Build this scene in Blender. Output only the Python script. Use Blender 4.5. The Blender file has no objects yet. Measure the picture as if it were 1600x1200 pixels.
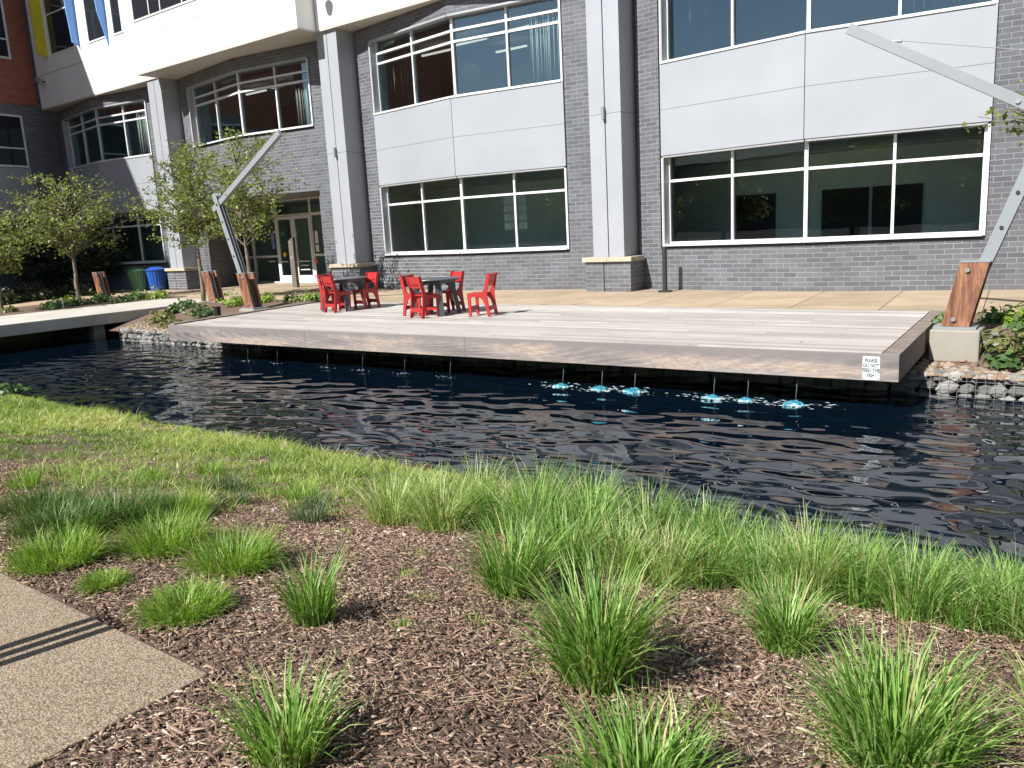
import bpy, math, random
import numpy as np
from mathutils import Vector, Matrix
R = math.radians
S = bpy.context.scene
COL = S.collection

# ---------------------------------------------------------------- camera
cam_d = bpy.data.cameras.new('camera'); cam = bpy.data.objects.new('camera', cam_d); COL.objects.link(cam)
PITCH, ROLL, YAW = R(10.834), R(-3.027), R(37.0)
def frame_vec(x, y, z):   # camera-yaw frame -> facade frame (X along the facade, Y into the building)
    return Vector((math.cos(YAW)*x - math.sin(YAW)*y, math.sin(YAW)*x + math.cos(YAW)*y, z))
fw = Vector((0, math.cos(PITCH), -math.sin(PITCH))); up = Vector((0, math.sin(PITCH), math.cos(PITCH))); rt = Vector((1, 0, 0))
r2 = rt*math.cos(ROLL) + up*math.sin(ROLL); u2 = -rt*math.sin(ROLL) + up*math.cos(ROLL)
r3, u3, f3 = frame_vec(*r2), frame_vec(*u2), frame_vec(*fw)
cam.matrix_world = Matrix(((r3.x, u3.x, -f3.x, 9.422), (r3.y, u3.y, -f3.y, -17.455), (r3.z, u3.z, -f3.z, 1.634), (0, 0, 0, 1)))
cam_d.sensor_width = 36.0; cam_d.lens = 1262.2/1600*36; cam_d.clip_start = .05; cam_d.clip_end = 1000
S.camera = cam

# ---------------------------------------------------------------- sky, sun, exposure
SUN_TRAVEL = Vector((.22, 1.0, -.95)).normalized()
elev = math.asin(-SUN_TRAVEL.z); az = math.atan2(-SUN_TRAVEL.x, -SUN_TRAVEL.y)
W = bpy.data.worlds.new('World'); S.world = W; W.use_nodes = True
wn = W.node_tree; bg = wn.nodes['Background']
sky = wn.nodes.new('ShaderNodeTexSky'); sky.sky_type = 'NISHITA'; sky.sun_disc = False
sky.sun_elevation = elev; sky.sun_rotation = az % (2*math.pi); sky.air_density = 1.0; sky.dust_density = .6; sky.ozone_density = 1.2
wn.links.new(sky.outputs[0], bg.inputs[0]); bg.inputs[1].default_value = .052
sl = bpy.data.lights.new('sun', 'SUN'); sl.energy = 5.0; sl.angle = R(.5); sl.color = (1, .975, .935)
so = bpy.data.objects.new('sun', sl); COL.objects.link(so); so.rotation_euler = SUN_TRAVEL.to_track_quat('-Z', 'Y').to_euler()
S.view_settings.view_transform = 'Standard'; S.view_settings.look = 'None'; S.view_settings.gamma = 1; S.view_settings.exposure = 0.7
S.cycles.max_bounces = 8; S.cycles.transparent_max_bounces = 12
S.cycles.caustics_reflective = False; S.cycles.caustics_refractive = False

# ---------------------------------------------------------------- helpers
def thing(name, label, cat, loc=(0, 0, 0), rz=0, group=None):
    o = bpy.data.objects.new(name, None); COL.objects.link(o); o.location = loc; o.rotation_euler = (0, 0, rz)
    o.empty_display_size = .1; o['label'] = label; o['category'] = cat
    if group: o['group'] = group
    return o
def tag(o, label=None, cat=None, group=None, kind=None):
    if label: o['label'] = label
    if cat: o['category'] = cat
    if group: o['group'] = group
    if kind: o['kind'] = kind
    return o
def kids(o): return [c for c in COL.objects if c.parent == o]
def dup(o, loc, rz, label=None):
    c = o.copy(); COL.objects.link(c); c.location = loc; c.rotation_euler = (0, 0, rz)
    if label: c['label'] = label
    for ch in kids(o):
        k = ch.copy(); COL.objects.link(k); k.parent = c
        for g in kids(ch):
            q = g.copy(); COL.objects.link(q); q.parent = k
    return c

class MB:
    def __init__(s): s.v = []; s.f = []; s.uv = []; s.r = []; s.seed = 0
    def face(s, pts, uv=None, r=None):
        b = len(s.v); s.v += [tuple(p) for p in pts]; s.f.append(tuple(range(b, b+len(pts))))
        s.uv += list(uv) if uv else [(0, 0)]*len(pts); s.r.append(r if r is not None else 0.5)
    def hexa(s, P, r=None, uvs=None):   # 8 points: bottom ring 0-3 (ccw from above), top ring 4-7
        for q in ((3, 2, 1, 0), (4, 5, 6, 7), (0, 1, 5, 4), (1, 2, 6, 5), (2, 3, 7, 6), (3, 0, 4, 7)):
            s.face([P[i] for i in q], [uvs[i] for i in q] if uvs else None, r)
    def box(s, x0, x1, y0, y1, z0, z1, r=None):
        P = [(x0, y0, z0), (x1, y0, z0), (x1, y1, z0), (x0, y1, z0), (x0, y0, z1), (x1, y0, z1), (x1, y1, z1), (x0, y1, z1)]
        b = len(s.f)
        for q in ((3, 2, 1, 0), (4, 5, 6, 7), (0, 1, 5, 4), (1, 2, 6, 5), (2, 3, 7, 6), (3, 0, 4, 7)):
            pts = [P[i] for i in q]
            if q in ((3, 2, 1, 0), (4, 5, 6, 7)): uv = [(p[0], p[1]) for p in pts]
            elif q in ((0, 1, 5, 4), (2, 3, 7, 6)): uv = [(p[0], p[2]) for p in pts]
            else: uv = [(p[1], p[2]) for p in pts]
            s.face(pts, uv, r)
    def prism(s, poly, fn, a, b, r=None):   # poly 2D, fn(u,v,w) -> point, extruded from w=a to w=b
        A = [fn(u, v, a) for u, v in poly]; B = [fn(u, v, b) for u, v in poly]; n = len(poly)
        s.face(A[::-1], [p for p in poly][::-1], r); s.face(B, poly, r)
        for i in range(n):
            j = (i+1) % n
            s.face([A[i], A[j], B[j], B[i]], [(poly[i][0], a), (poly[j][0], a), (poly[j][0], b), (poly[i][0], b)], r)
    def tube(s, pts, rad, n=8, caps=True, r=None):
        pts = [Vector(p) for p in pts]; rings = []
        rad = rad if hasattr(rad, '__len__') else [rad]*len(pts)
        for i, p in enumerate(pts):
            d = (pts[min(i+1, len(pts)-1)] - pts[max(i-1, 0)]).normalized()
            a = d.orthogonal().normalized() if abs(d.z) > .9 else d.cross(Vector((0, 0, 1))).normalized()
            b = d.cross(a)
            rings.append([p + (a*math.cos(2*math.pi*k/n) + b*math.sin(2*math.pi*k/n))*rad[i] for k in range(n)])
        for i in range(len(rings)-1):
            for k in range(n):
                m = (k+1) % n
                s.face([rings[i][k], rings[i][m], rings[i+1][m], rings[i+1][k]], None, r)
        if caps: s.face(rings[0][::-1], None, r); s.face(rings[-1], None, r)
    def lathe(s, prof, n=24, c=(0, 0), fl=None):
        rings = []
        for rad, z in prof:
            rr = []
            for k in range(n):
                t = 2*math.pi*k/n; q = rad*(1 + (fl if fl and k % 2 else 0))
                rr.append((c[0]+q*math.cos(t), c[1]+q*math.sin(t), z))
            rings.append(rr)
        for i in range(len(rings)-1):
            for k in range(n):
                m = (k+1) % n; s.face([rings[i][k], rings[i][m], rings[i+1][m], rings[i+1][k]])
        s.face(rings[0][::-1]); s.face(rings[-1])
    def beam(s, a, b, w, h, side=Vector((0, 1, 0)), r=None):  # rectangular bar from a to b; h measured along side, w across
        a, b = Vector(a), Vector(b); d = (b-a).normalized(); u = d.cross(side).normalized()
        P = []
        for p in (a, b): P += [p - u*w/2 - side*h/2, p + u*w/2 - side*h/2, p + u*w/2 + side*h/2, p - u*w/2 + side*h/2]
        s.hexa(P, r)
    def build(s, name, m, parent=None, smooth=False, bevel=0, merge=False):
        me = bpy.data.meshes.new(name); me.from_pydata(s.v, [], s.f)
        ul = me.uv_layers.new(name='UVMap'); ul.data.foreach_set('uv', np.array(s.uv, 'f').ravel())
        at = me.attributes.new('rnd', 'FLOAT', 'FACE'); at.data.foreach_set('value', np.array(s.r, 'f'))
        if merge or smooth or bevel:
            import bmesh
            bm = bmesh.new(); bm.from_mesh(me); bmesh.ops.remove_doubles(bm, verts=bm.verts, dist=1e-5)
            bmesh.ops.recalc_face_normals(bm, faces=bm.faces); bm.to_mesh(me); bm.free()
        me.materials.append(m); o = bpy.data.objects.new(name, me); COL.objects.link(o)
        if smooth:
            for p in me.polygons: p.use_smooth = True
        if bevel:
            md = o.modifiers.new('bevel', 'BEVEL'); md.width = bevel; md.segments = 2; md.limit_method = 'ANGLE'; md.angle_limit = R(40)
        if parent: o.parent = parent
        return o
def np_mesh(name, V, F, m, parent=None, rnd=None, smooth=False):
    V = np.asarray(V, 'f'); F = np.asarray(F, 'i'); k = F.shape[1]
    me = bpy.data.meshes.new(name); me.vertices.add(len(V)); me.vertices.foreach_set('co', V.ravel())
    me.loops.add(F.size); me.loops.foreach_set('vertex_index', F.ravel())
    me.polygons.add(len(F)); me.polygons.foreach_set('loop_start', np.arange(0, F.size, k, dtype='i'))
    me.polygons.foreach_set('loop_total', np.full(len(F), k, 'i'))
    if rnd is not None:
        at = me.attributes.new('rnd', 'FLOAT', 'FACE'); at.data.foreach_set('value', np.asarray(rnd, 'f'))
    me.update(calc_edges=True); me.validate()
    if smooth: me.polygons.foreach_set('use_smooth', np.ones(len(F), bool))
    me.materials.append(m); o = bpy.data.objects.new(name, me); COL.objects.link(o)
    if parent: o.parent = parent
    return o

# ---------------------------------------------------------------- materials
class NT:
    def __init__(s, name):
        s.m = bpy.data.materials.new(name); s.m.use_nodes = True; s.t = s.m.node_tree; s.n = s.t.nodes
        s.p = s.n['Principled BSDF']; s.out = s.n['Material Output']
    def new(s, typ, **kw):
        q = s.n.new('ShaderNode'+typ)
        for k, v in kw.items():
            if k in q.inputs: s.set(q.inputs[k], v)
            else: setattr(q, k, v)
        return q
    def set(s, inp, v):
        if isinstance(v, bpy.types.NodeSocket): s.t.links.new(v, inp)
        elif isinstance(v, bpy.types.Node): s.t.links.new(v.outputs[0], inp)
        else:
            if hasattr(inp.default_value, '__len__') and len(inp.default_value) == 4 and len(v) == 3: v = (*v, 1)
            inp.default_value = v
    def pr(s, **kw):
        for k, v in kw.items(): s.set(s.p.inputs[k.replace('_', ' ')], v)
    def noise(s, scale, detail=4, vec=None, rough=.55):
        q = s.new('TexNoise'); q.inputs['Scale'].default_value = scale; q.inputs['Detail'].default_value = detail; q.inputs['Roughness'].default_value = rough
        if vec: s.set(q.inputs['Vector'], vec)
        return q.outputs['Fac']
    def obj(s, scale=None, rot=None):
        tc = s.new('TexCoord'); o = tc.outputs['Object']
        if scale or rot:
            mp = s.new('Mapping'); s.set(mp.inputs['Vector'], o)
            if scale: mp.inputs['Scale'].default_value = scale
            if rot: mp.inputs['Rotation'].default_value = rot
            return mp.outputs[0]
        return o
    def ramp(s, fac, stops, interp='LINEAR'):
        q = s.new('ValToRGB'); s.set(q.inputs[0], fac); cr = q.color_ramp; cr.interpolation = interp
        while len(cr.elements) < len(stops): cr.elements.new(.5)
        for e, (p, c) in zip(cr.elements, stops): e.position = p; e.color = (*c, 1) if len(c) == 3 else c
        return q.outputs[0]
    def mix(s, fac, a, b, typ='MIX'):
        q = s.new('Mix', data_type='RGBA', blend_type=typ)
        s.set(q.inputs[0], fac); s.set(q.inputs[6], a); s.set(q.inputs[7], b); return q.outputs[2]
    def math(s, op, a, b=0.0):
        q = s.new('Math', operation=op); s.set(q.inputs[0], a); s.set(q.inputs[1], b); return q.outputs[0]
    def rnd(s):
        q = s.new('Attribute', attribute_name='rnd'); return q.outputs['Fac']
    def bump(s, h, strength=.3, dist=.01):
        q = s.new('Bump'); q.inputs['Strength'].default_value = strength; q.inputs['Distance'].default_value = dist
        s.set(q.inputs['Height'], h); s.set(s.p.inputs['Normal'], q.outputs[0]); return q

def plain(name, c, rough=.5, metal=0, var=.12, scale=3, bump=0, bscale=60):
    t = NT(name); d = tuple(x*(1-var) for x in c); l = tuple(min(1, x*(1+var)) for x in c)
    t.pr(Base_Color=t.ramp(t.noise(scale, 5, t.obj()), [(.3, d), (.7, l)]), Roughness=rough, Metallic=metal)
    if bump: t.bump(t.noise(bscale, 3, t.obj()), bump, .004)
    return t.m

def m_brick():
    t = NT('grey_brick'); tc = t.new('TexCoord'); uv = tc.outputs['UV']
    b = t.new('TexBrick'); t.set(b.inputs['Vector'], uv)
    for k, v in (('Scale', 1), ('Mortar Size', .0055), ('Mortar Smooth', .1), ('Bias', -.1), ('Brick Width', .3048), ('Row Height', .1016)): b.inputs[k].default_value = v
    t.set(b.inputs['Color1'], (.094, .102, .118)); t.set(b.inputs['Color2'], (.172, .184, .208)); t.set(b.inputs['Mortar'], (.37, .37, .37))
    n1 = t.noise(1.1, 3, uv); n2 = t.noise(45, 4, uv)
    c = t.mix(t.ramp(n1, [(.35, (0, 0, 0)), (.7, (1, 1, 1))]), b.outputs[0], t.mix(.5, b.outputs[0], (.105, .1, .103)))
    c = t.mix(t.math('MULTIPLY', n2, .35), c, (.17, .17, .18))
    ro = t.ramp(b.outputs['Fac'], [(0, (.3,)*3), (1, (.9,)*3)])
    t.pr(Base_Color=c, Roughness=ro)
    h = t.math('SUBTRACT', t.math('MULTIPLY', n2, .25), b.outputs['Fac']); t.bump(h, .6, .006); return t.m
def m_redbrick():
    t = NT('terracotta_brick'); uv = t.new('TexCoord').outputs['UV']; b = t.new('TexBrick'); t.set(b.inputs['Vector'], uv)
    for k, v in (('Scale', 1), ('Mortar Size', .004), ('Brick Width', .3), ('Row Height', .1016)): b.inputs[k].default_value = v
    t.set(b.inputs['Color1'], (.27, .085, .05)); t.set(b.inputs['Color2'], (.34, .12, .075)); t.set(b.inputs['Mortar'], (.27, .13, .1))
    t.pr(Base_Color=b.outputs[0], Roughness=.8); t.bump(t.noise(60, 2, uv), .3, .004); return t.m
def m_metal(name, c, rough=.38, metal=.35):
    t = NT(name); o = t.obj(); n = t.noise(.6, 3, o)
    t.pr(Base_Color=t.ramp(n, [(.3, tuple(x*.95 for x in c)), (.7, tuple(min(1, x*1.05) for x in c))]), Roughness=t.ramp(t.noise(2.5, 4, o), [(.3, (rough*.95,)*3), (.7, (rough*1.08,)*3)]), Metallic=metal)
    t.bump(t.noise(1.2, 2, o), .05, .01); return t.m
def m_white():
    t = NT('white_wall_panel'); o = t.obj(); st = t.noise(1.0, 5, t.obj((.8, .8, .12)))
    t.pr(Base_Color=t.ramp(st, [(.3, (.74, .735, .71)), (.7, (.82, .815, .79))]), Roughness=.55); return t.m
def m_glass(name, ior, tint, tr=.5, gc=(.93, .98, 1)):
    t = NT(name); t.n.remove(t.p)
    fr = t.new('Fresnel'); fr.inputs[0].default_value = ior
    gl = t.new('BsdfGlossy'); gl.inputs['Roughness'].default_value = .0; t.set(gl.inputs['Color'], gc)
    bm = t.new('Bump'); bm.inputs['Strength'].default_value = .05; bm.inputs['Distance'].default_value = .02
    t.set(bm.inputs['Height'], t.noise(.9, 1, t.obj())); t.set(gl.inputs['Normal'], bm.outputs[0])
    ts = t.new('BsdfTransparent'); t.set(ts.inputs['Color'], tuple(x*tr for x in tint))
    mx = t.new('MixShader'); t.set(mx.inputs[0], fr.outputs[0]); t.t.links.new(ts.outputs[0], mx.inputs[1]); t.t.links.new(gl.outputs[0], mx.inputs[2])
    t.t.links.new(mx.outputs[0], t.out.inputs[0]); return t.m
def m_deck():
    t = NT('weathered_deck_boards'); r = t.rnd(); g = t.noise(3, 6, t.obj((.5, 14, 1)), .65)
    c = t.ramp(r, [(0, (.28, .26, .23)), (.3, (.4, .375, .335)), (.7, (.5, .472, .425)), (1, (.65, .62, .57))])
    c = t.mix(t.ramp(g, [(.38, (.75,)*3), (.62, (0, 0, 0))]), c, (.27, .24, .225)); c = t.mix(.22, c, t.ramp(t.noise(.7, 4, t.obj()), [(.3, (.3, .27, .25)), (.7, (.6, .58, .55))]))
    t.pr(Base_Color=c, Roughness=.8); t.bump(g, .35, .004); return t.m
def m_fascia():
    t = NT('weathered_fascia_timber'); o = t.obj((.55, 1, 4.5)); di = t.new('TexNoise'); t.set(di.inputs['Vector'], t.obj((.9, 1, 3))); di.inputs['Scale'].default_value = 1.1
    wv = t.new('TexWave', wave_type='RINGS', rings_direction='Y'); t.set(wv.inputs['Vector'], t.obj((.32, 1, 3.2))); wv.inputs['Scale'].default_value = 2.6; wv.inputs['Distortion'].default_value = 5; wv.inputs['Detail'].default_value = 4; wv.inputs['Detail Scale'].default_value = 1.4
    g = t.noise(6, 7, t.obj((1.2, 1, 16)), .7)
    c = t.ramp(t.noise(.75, 5, o), [(.34, (.1, .09, .09)), (.44, (.21, .185, .175)), (.52, (.34, .285, .25)), (.59, (.47, .355, .275)), (.68, (.33, .305, .29))])
    c = t.mix(t.math('MULTIPLY', wv.outputs['Fac'], .25), c, (.6, .5, .43)); c = t.mix(t.ramp(g, [(.4, (.7,)*3), (.58, (0, 0, 0))]), c, (.16, .14, .14))
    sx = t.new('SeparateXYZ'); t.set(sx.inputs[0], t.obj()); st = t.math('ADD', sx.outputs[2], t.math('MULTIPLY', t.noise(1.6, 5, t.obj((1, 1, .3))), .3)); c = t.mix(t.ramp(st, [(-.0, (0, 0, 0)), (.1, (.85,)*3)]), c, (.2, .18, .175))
    t.pr(Base_Color=c, Roughness=.78); t.bump(g, .35, .004); return t.m
def m_timber():
    t = NT('oiled_timber'); g = t.noise(2.2, 6, t.obj((2.7, 3, .35), (0, R(-14), 0)), .6); f = t.noise(8, 6, t.obj((12, 9, .5), (0, R(-14), 0)), .7)
    c = t.ramp(g, [(.36, (.1, .04, .024)), (.45, (.23, .1, .055)), (.53, (.4, .2, .11)), (.6, (.2, .085, .05)), (.68, (.33, .155, .085))])
    t.pr(Base_Color=t.mix(t.ramp(f, [(.42, (0, 0, 0)), (.62, (.75,)*3)]), c, (.11, .04, .025)), Roughness=.5); t.bump(f, .2, .003); return t.m
def m_concrete(name, c, agg=0, joint=False, rough=.85):
    t = NT(name); o = t.obj(); n = t.noise(.9, 6, o); n2 = t.noise(30, 3, o)
    col = t.ramp(n, [(.3, tuple(x*.8 for x in c)), (.7, tuple(x*1.12 for x in c))])
    if agg:
        v = t.new('TexVoronoi'); t.set(v.inputs['Vector'], o); v.inputs['Scale'].default_value = agg
        sep = t.new('SeparateColor'); t.set(sep.inputs[0], v.outputs['Color'])
        peb = t.ramp(sep.outputs[0], [(0, (.11, .08, .06)), (.25, (.27, .185, .12)), (.5, (.35, .265, .18)), (.75, (.46, .35, .22)), (1, (.3, .275, .25))])
        edge = t.ramp(v.outputs['Distance'], [(.35, (1, 1, 1)), (.75, (.35, .33, .3))])
        col = t.mix(.75, col, t.mix(.9, peb, t.mix(1, peb, edge, 'MULTIPLY'))); t.bump(t.math('MULTIPLY', v.outputs['Distance'], -1), .5, .008)
    else: t.bump(n2, .25, .003)
    if joint:
        b = t.new('TexBrick'); b.offset = 0; t.set(b.inputs['Vector'], t.obj(None, (0, 0, R(-5))))
        for k, v in (('Scale', 1), ('Mortar Size', .009), ('Brick Width', 1.5), ('Row Height', 1.5), ('Mortar Smooth', 0)): b.inputs[k].default_value = v
        t.set(b.inputs['Color1'], (.9, .9, .9)); t.set(b.inputs['Color2'], (1.08, 1.06, 1.02)); t.set(b.inputs['Mortar'], (.25, .22, .2))
        col = t.mix(1, col, b.outputs[0], 'MULTIPLY')
    t.pr(Base_Color=col, Roughness=rough); return t.m
def m_mulch():
    t = NT('mulch_soil'); o = t.obj(); a = t.noise(26, 8, o, .7); b = t.noise(1.3, 4, o); s = t.noise(60, 4, t.obj((1, .35, 1), (0, 0, R(25))), .7)
    c = t.ramp(a, [(.3, (.05, .032, .023)), (.5, (.15, .097, .07)), (.68, (.27, .19, .14)), (.8, (.4, .3, .22))])
    c = t.mix(t.ramp(s, [(.55, (0, 0, 0)), (.7, (.6,)*3)]), c, (.22, .15, .11)); c = t.mix(t.ramp(b, [(.4, (0, 0, 0)), (.75, (.5,)*3)]), c, (.13, .09, .07))
    t.pr(Base_Color=c, Roughness=.95); t.bump(a, 1.0, .03); return t.m
def m_leaf(name, stops, trans=.35, rough=.45):
    t = NT(name); c = t.ramp(t.rnd(), stops); t.pr(Base_Color=c, Roughness=rough, Specular_IOR_Level=.5)
    tr = t.new('BsdfTranslucent'); t.set(tr.inputs[0], t.mix(1, c, (1.0, 1.05, .55), 'MULTIPLY'))
    mx = t.new('MixShader'); mx.inputs[0].default_value = trans
    t.t.links.new(t.p.outputs[0], mx.inputs[1]); t.t.links.new(tr.outputs[0], mx.inputs[2]); t.t.links.new(mx.outputs[0], t.out.inputs[0]); return t.m
def m_by_rnd(name, stops, rough=.85, bump=0, bs=20):
    t = NT(name); t.pr(Base_Color=t.ramp(t.rnd(), stops), Roughness=rough)
    if bump: t.bump(t.noise(bs, 5, t.obj()), bump, .02)
    return t.m
def m_water():
    t = NT('dyed_pond_water'); o = t.obj(); 
    dist = t.new('TexNoise'); t.set(dist.inputs['Vector'], o); dist.inputs['Scale'].default_value = .8
    w1 = t.noise(2.6, .6, t.obj((.8, 1.3, 1), (0, 0, R(-28))), .4); w2 = t.noise(3.9, .6, t.obj((.75, 1.45, 1), (0, 0, R(-20))), .45); w0 = t.noise(.45, 1, o)
    sx = t.new('SeparateXYZ'); t.set(sx.inputs[0], o); mr = t.new('MapRange'); t.set(mr.inputs[0], sx.outputs[0])
    for k, v in zip((1, 2, 3, 4), (-9.0, 3.0, .4, 1.0)): mr.inputs[k].default_value = v
    h = t.math('ADD', t.math('MULTIPLY', w1, 1.0), t.math('MULTIPLY', w2, .16))
    h = t.math('MULTIPLY', t.math('MULTIPLY', h, t.math('ADD', t.math('MULTIPLY', w0, .7), .55)), mr.outputs[0])
    t.pr(Base_Color=(.0016, .0055, .0115), Roughness=.008, IOR=1.333, Specular_IOR_Level=.6); t.bump(h, 1.0, .066); return t.m
def m_emit(name, c, st):
    t = NT(name); t.pr(Base_Color=c, Emission_Color=c, Emission_Strength=st); return t.m

M = dict(
 brick=m_brick(), redbrick=m_redbrick(), panel=m_metal('grey_metal_panel', (.355, .375, .403), .42, .08), column=m_metal('column_cladding', (.36, .38, .41), .45, .08),
 frame=m_metal('white_window_frame', (.74, .75, .76), .35, .1), reveal=m_metal('grey_reveal', (.4, .41, .42), .45, .2), white=m_white(),
 soffit=plain('soffit', (.55, .52, .47), .8, 0, .06), dark=plain('dark_trim', (.022, .022, .025), .6), seam=plain('seam', (.16, .16, .165), .8),
 glow=m_glass('window_glass_lower', 1.6, (.86, 1, .96), .97), ghigh=m_glass('window_glass_upper', 3.1, (.85, 1, 1), .6, (.7, .92, 1)),
 dglass=m_metal('dark_reflective_glass', (.02, .024, .03), .04, 0),
 cap=plain('limestone', (.47, .41, .31), .8, 0, .15, 6, .3), inwall=plain('interior_wall', (.76, .8, .76), .9, 0, .05), infloor=plain('interior_floor', (.5, .48, .45), .8),
 inceil=plain('interior_ceiling', (.55, .55, .54), .9), indark=plain('interior_dark', (.02, .021, .02), .8), inwarm=plain('interior_wood_wall', (.085, .07, .06), .8), curtain=plain('curtain_cloth', (.62, .68, .62), .9, 0, .08),
 deck=m_deck(), fascia=m_fascia(), trim=plain('deck_trim_timber', (.21, .17, .145), .8, 0, .3, 5), timber=m_timber(), steel=m_metal('galvanised_steel', (.265, .285, .3), .5, .1),
 dsteel=m_metal('steel_channel', (.3, .33, .36), .45, .6), bolt=m_metal('bolt', (.7, .7, .7), .3, .8),
 conc=m_concrete('cast_concrete', (.3, .28, .235)), bridge=m_concrete('bridge_concrete', (.5, .475, .42)), plaza=m_concrete('plaza_concrete', (.4, .315, .22), 0, True), path=m_concrete('exposed_aggregate', (.34, .265, .185), 112),
 asphalt=plain('asphalt', (.06, .06, .06), .9), mulch=m_mulch(), red=plain('red_plastic', (.4, .024, .024), .45, 0, .08), slate=plain('slate_plastic', (.075, .088, .1), .38, 0, .1),
 yellow=plain('yellow_fin', (.6, .52, .02), .5), blue=plain('blue_fin', (.16, .36, .75), .5), bin_g=plain('green_plastic', (.085, .2, .1), .4, 0, .15), bin_b=plain('blue_plastic', (.02, .095, .42), .4, 0, .12),
 bollard=m_metal('dark_bronze', (.045, .045, .045), .45, .3), post=m_metal('taupe_steel', (.17, .155, .135), .5, .2), signw=plain('sign_plate', (.82, .84, .84), .5, 0, .02), ink=plain('sign_ink', (.03, .05, .07), .6),
 bark=plain('bark', (.17, .135, .105), .9, 0, .35, 9, .6, 40), water=m_water(), pipe=plain('black_plastic', (.015, .015, .015), .5), paper=plain('paper', (.7, .72, .72), .8, 0, .05),
 greenp=plain('green_notice', (.03, .22, .08), .7), yellp=plain('yellow_notice', (.8, .6, .02), .7), redp=plain('red_notice', (.6, .05, .04), .7), bluep=plain('notice_blue', (.16, .24, .4), .7),
 strip=m_emit('lit_strip', (1, .93, .8), .9), globe=plain('paper_globe', (.6, .6, .55), .9),
 stone=m_by_rnd('gabion_stone', [(0, (.12, .12, .115)), (.5, (.24, .24, .225)), (.8, (.33, .32, .3)), (1, (.3, .25, .19))], .85, .8, 14), wire=m_metal('gabion_wire', (.35, .35, .34), .5, .6),
 pebble=m_by_rnd('pebbles', [(0, (.12, .08, .05)), (.4, (.25, .17, .11)), (.7, (.33, .25, .17)), (1, (.28, .27, .25))], .8),
 chip=m_by_rnd('bark_chips', [(0, (.07, .042, .029)), (.3, (.2, .122, .084)), (.6, (.345, .228, .164)), (.85, (.52, .39, .29)), (1, (.76, .65, .5))], .9),
 straw=m_by_rnd('dry_straw', [(0, (.3, .2, .11)), (1, (.62, .5, .32))], .8),
 foam=m_by_rnd('blue_foam', [(0, (.02, .15, .22)), (.5, (.07, .3, .39)), (.8, (.17, .42, .5)), (1, (.5, .64, .68))], .25, .9, 30), foamw=plain('white_foam', (.5, .6, .63), .4, 0, .2, 20), stream=m_metal('falling_water', (.13, .15, .16), .1, 0),
 g_mound=m_leaf('sedge_green', [(0, (.06, .13, .016)), (.4, (.19, .34, .035)), (.8, (.34, .51, .08)), (1, (.55, .5, .24))], .42),
 g_dark=m_leaf('sedge_dark', [(0, (.03, .07, .014)), (.5, (.08, .165, .024)), (.9, (.16, .27, .05)), (1, (.38, .34, .16))], .35),
 g_tall=m_leaf('switchgrass', [(0, (.05, .12, .02)), (.35, (.16, .31, .05)), (.7, (.32, .5, .125)), (.93, (.5, .62, .26)), (1, (.64, .55, .3))], .42),
 g_pale=m_leaf('switchgrass_pale', [(0, (.11, .2, .04)), (.35, (.28, .42, .1)), (.7, (.48, .59, .22)), (1, (.7, .63, .38))], .42),
 g_blue=m_leaf('blue_sedge', [(0, (.04, .07, .035)), (.6, (.11, .17, .075)), (1, (.22, .25, .12))], .3),
 lawn=m_leaf('lawn', [(0, (.1, .2, .025)), (.4, (.26, .41, .06)), (.68, (.45, .54, .13)), (.84, (.64, .6, .27)), (1, (.74, .63, .38))], .35),
 tleaf=m_leaf('tree_leaf', [(0, (.085, .115, .025)), (.5, (.23, .295, .07)), (.85, (.36, .42, .13)), (1, (.42, .33, .15))], .48),
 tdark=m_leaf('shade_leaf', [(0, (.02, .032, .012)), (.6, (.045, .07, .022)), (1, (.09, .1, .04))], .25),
 h_lime=m_leaf('lime_leaf', [(0, (.13, .2, .02)), (.6, (.27, .4, .045)), (1, (.42, .5, .1))], .35), h_green=m_leaf('green_leaf', [(0, (.04, .085, .025)), (.6, (.1, .18, .055)), (1, (.2, .29, .1))], .3),
 h_olive=m_leaf('olive_leaf', [(0, (.09, .1, .03)), (.6, (.2, .21, .07)), (1, (.33, .31, .14))], .3),
)

# ---------------------------------------------------------------- ground, pond, paving
WATER = -.68
def gz(y):
    if y < -15.6: return -.03
    if y < -12.1: return -.03 - .55*(y+15.6)/3.5
    if y < -11.3: return -.58 - .9*(y+12.1)
    if y < -6.6: return -1.3
    if y < -5.4: return -.44
    if y < -4.55: return -.44 + .41*(y+5.4)/.85
    return -.03
def ground():
    ys = [-300, -60, -30, -20, -17.5, -16.5, -15.6] + list(np.linspace(-15.6, -11.3, 22))[1:] + [-9, -6.12, -6.11, -5.4, -5.1, -4.8, -4.55, -3, 0, 5, 300]
    xs = [-300, -60, -30] + list(np.linspace(-20, 14, 120)) + [30, 300]
    rs = np.random.RandomState(2); V = []; zz = {-6.12: -1.3, -6.11: -.45}
    for y in ys:
        for x in xs:
            z = zz.get(y, gz(y)) 
            if -15.7 < y < -11.6 and -20 < x < 14: z += rs.uniform(-.012, .012)
            V.append((x, y, z))
    n = len(xs); F = [(j*n+i, j*n+i+1, (j+1)*n+i+1, (j+1)*n+i) for j in range(len(ys)-1) for i in range(n-1)]
    return tag(np_mesh('ground', V, F, M['mulch']), kind='structure')
ground()
b = MB(); b.face([(-60, -11.55, WATER), (40, -11.55, WATER), (40, -6.2, WATER), (-60, -6.2, WATER)]); b.face([(-60, -13, WATER), (40, -13, WATER), (40, -11.55, WATER), (-60, -11.55, WATER)])
tag(b.build('pond', M['water'], merge=True), kind='structure')
b = MB()
pl = [(-15.3, -3.05), (30, -3.05), (30, 4.5), (-28, 4.5), (-28, .2), (-20.5, -.9), (-19.2, -1.9), (-17.6, -2.2)]
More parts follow.
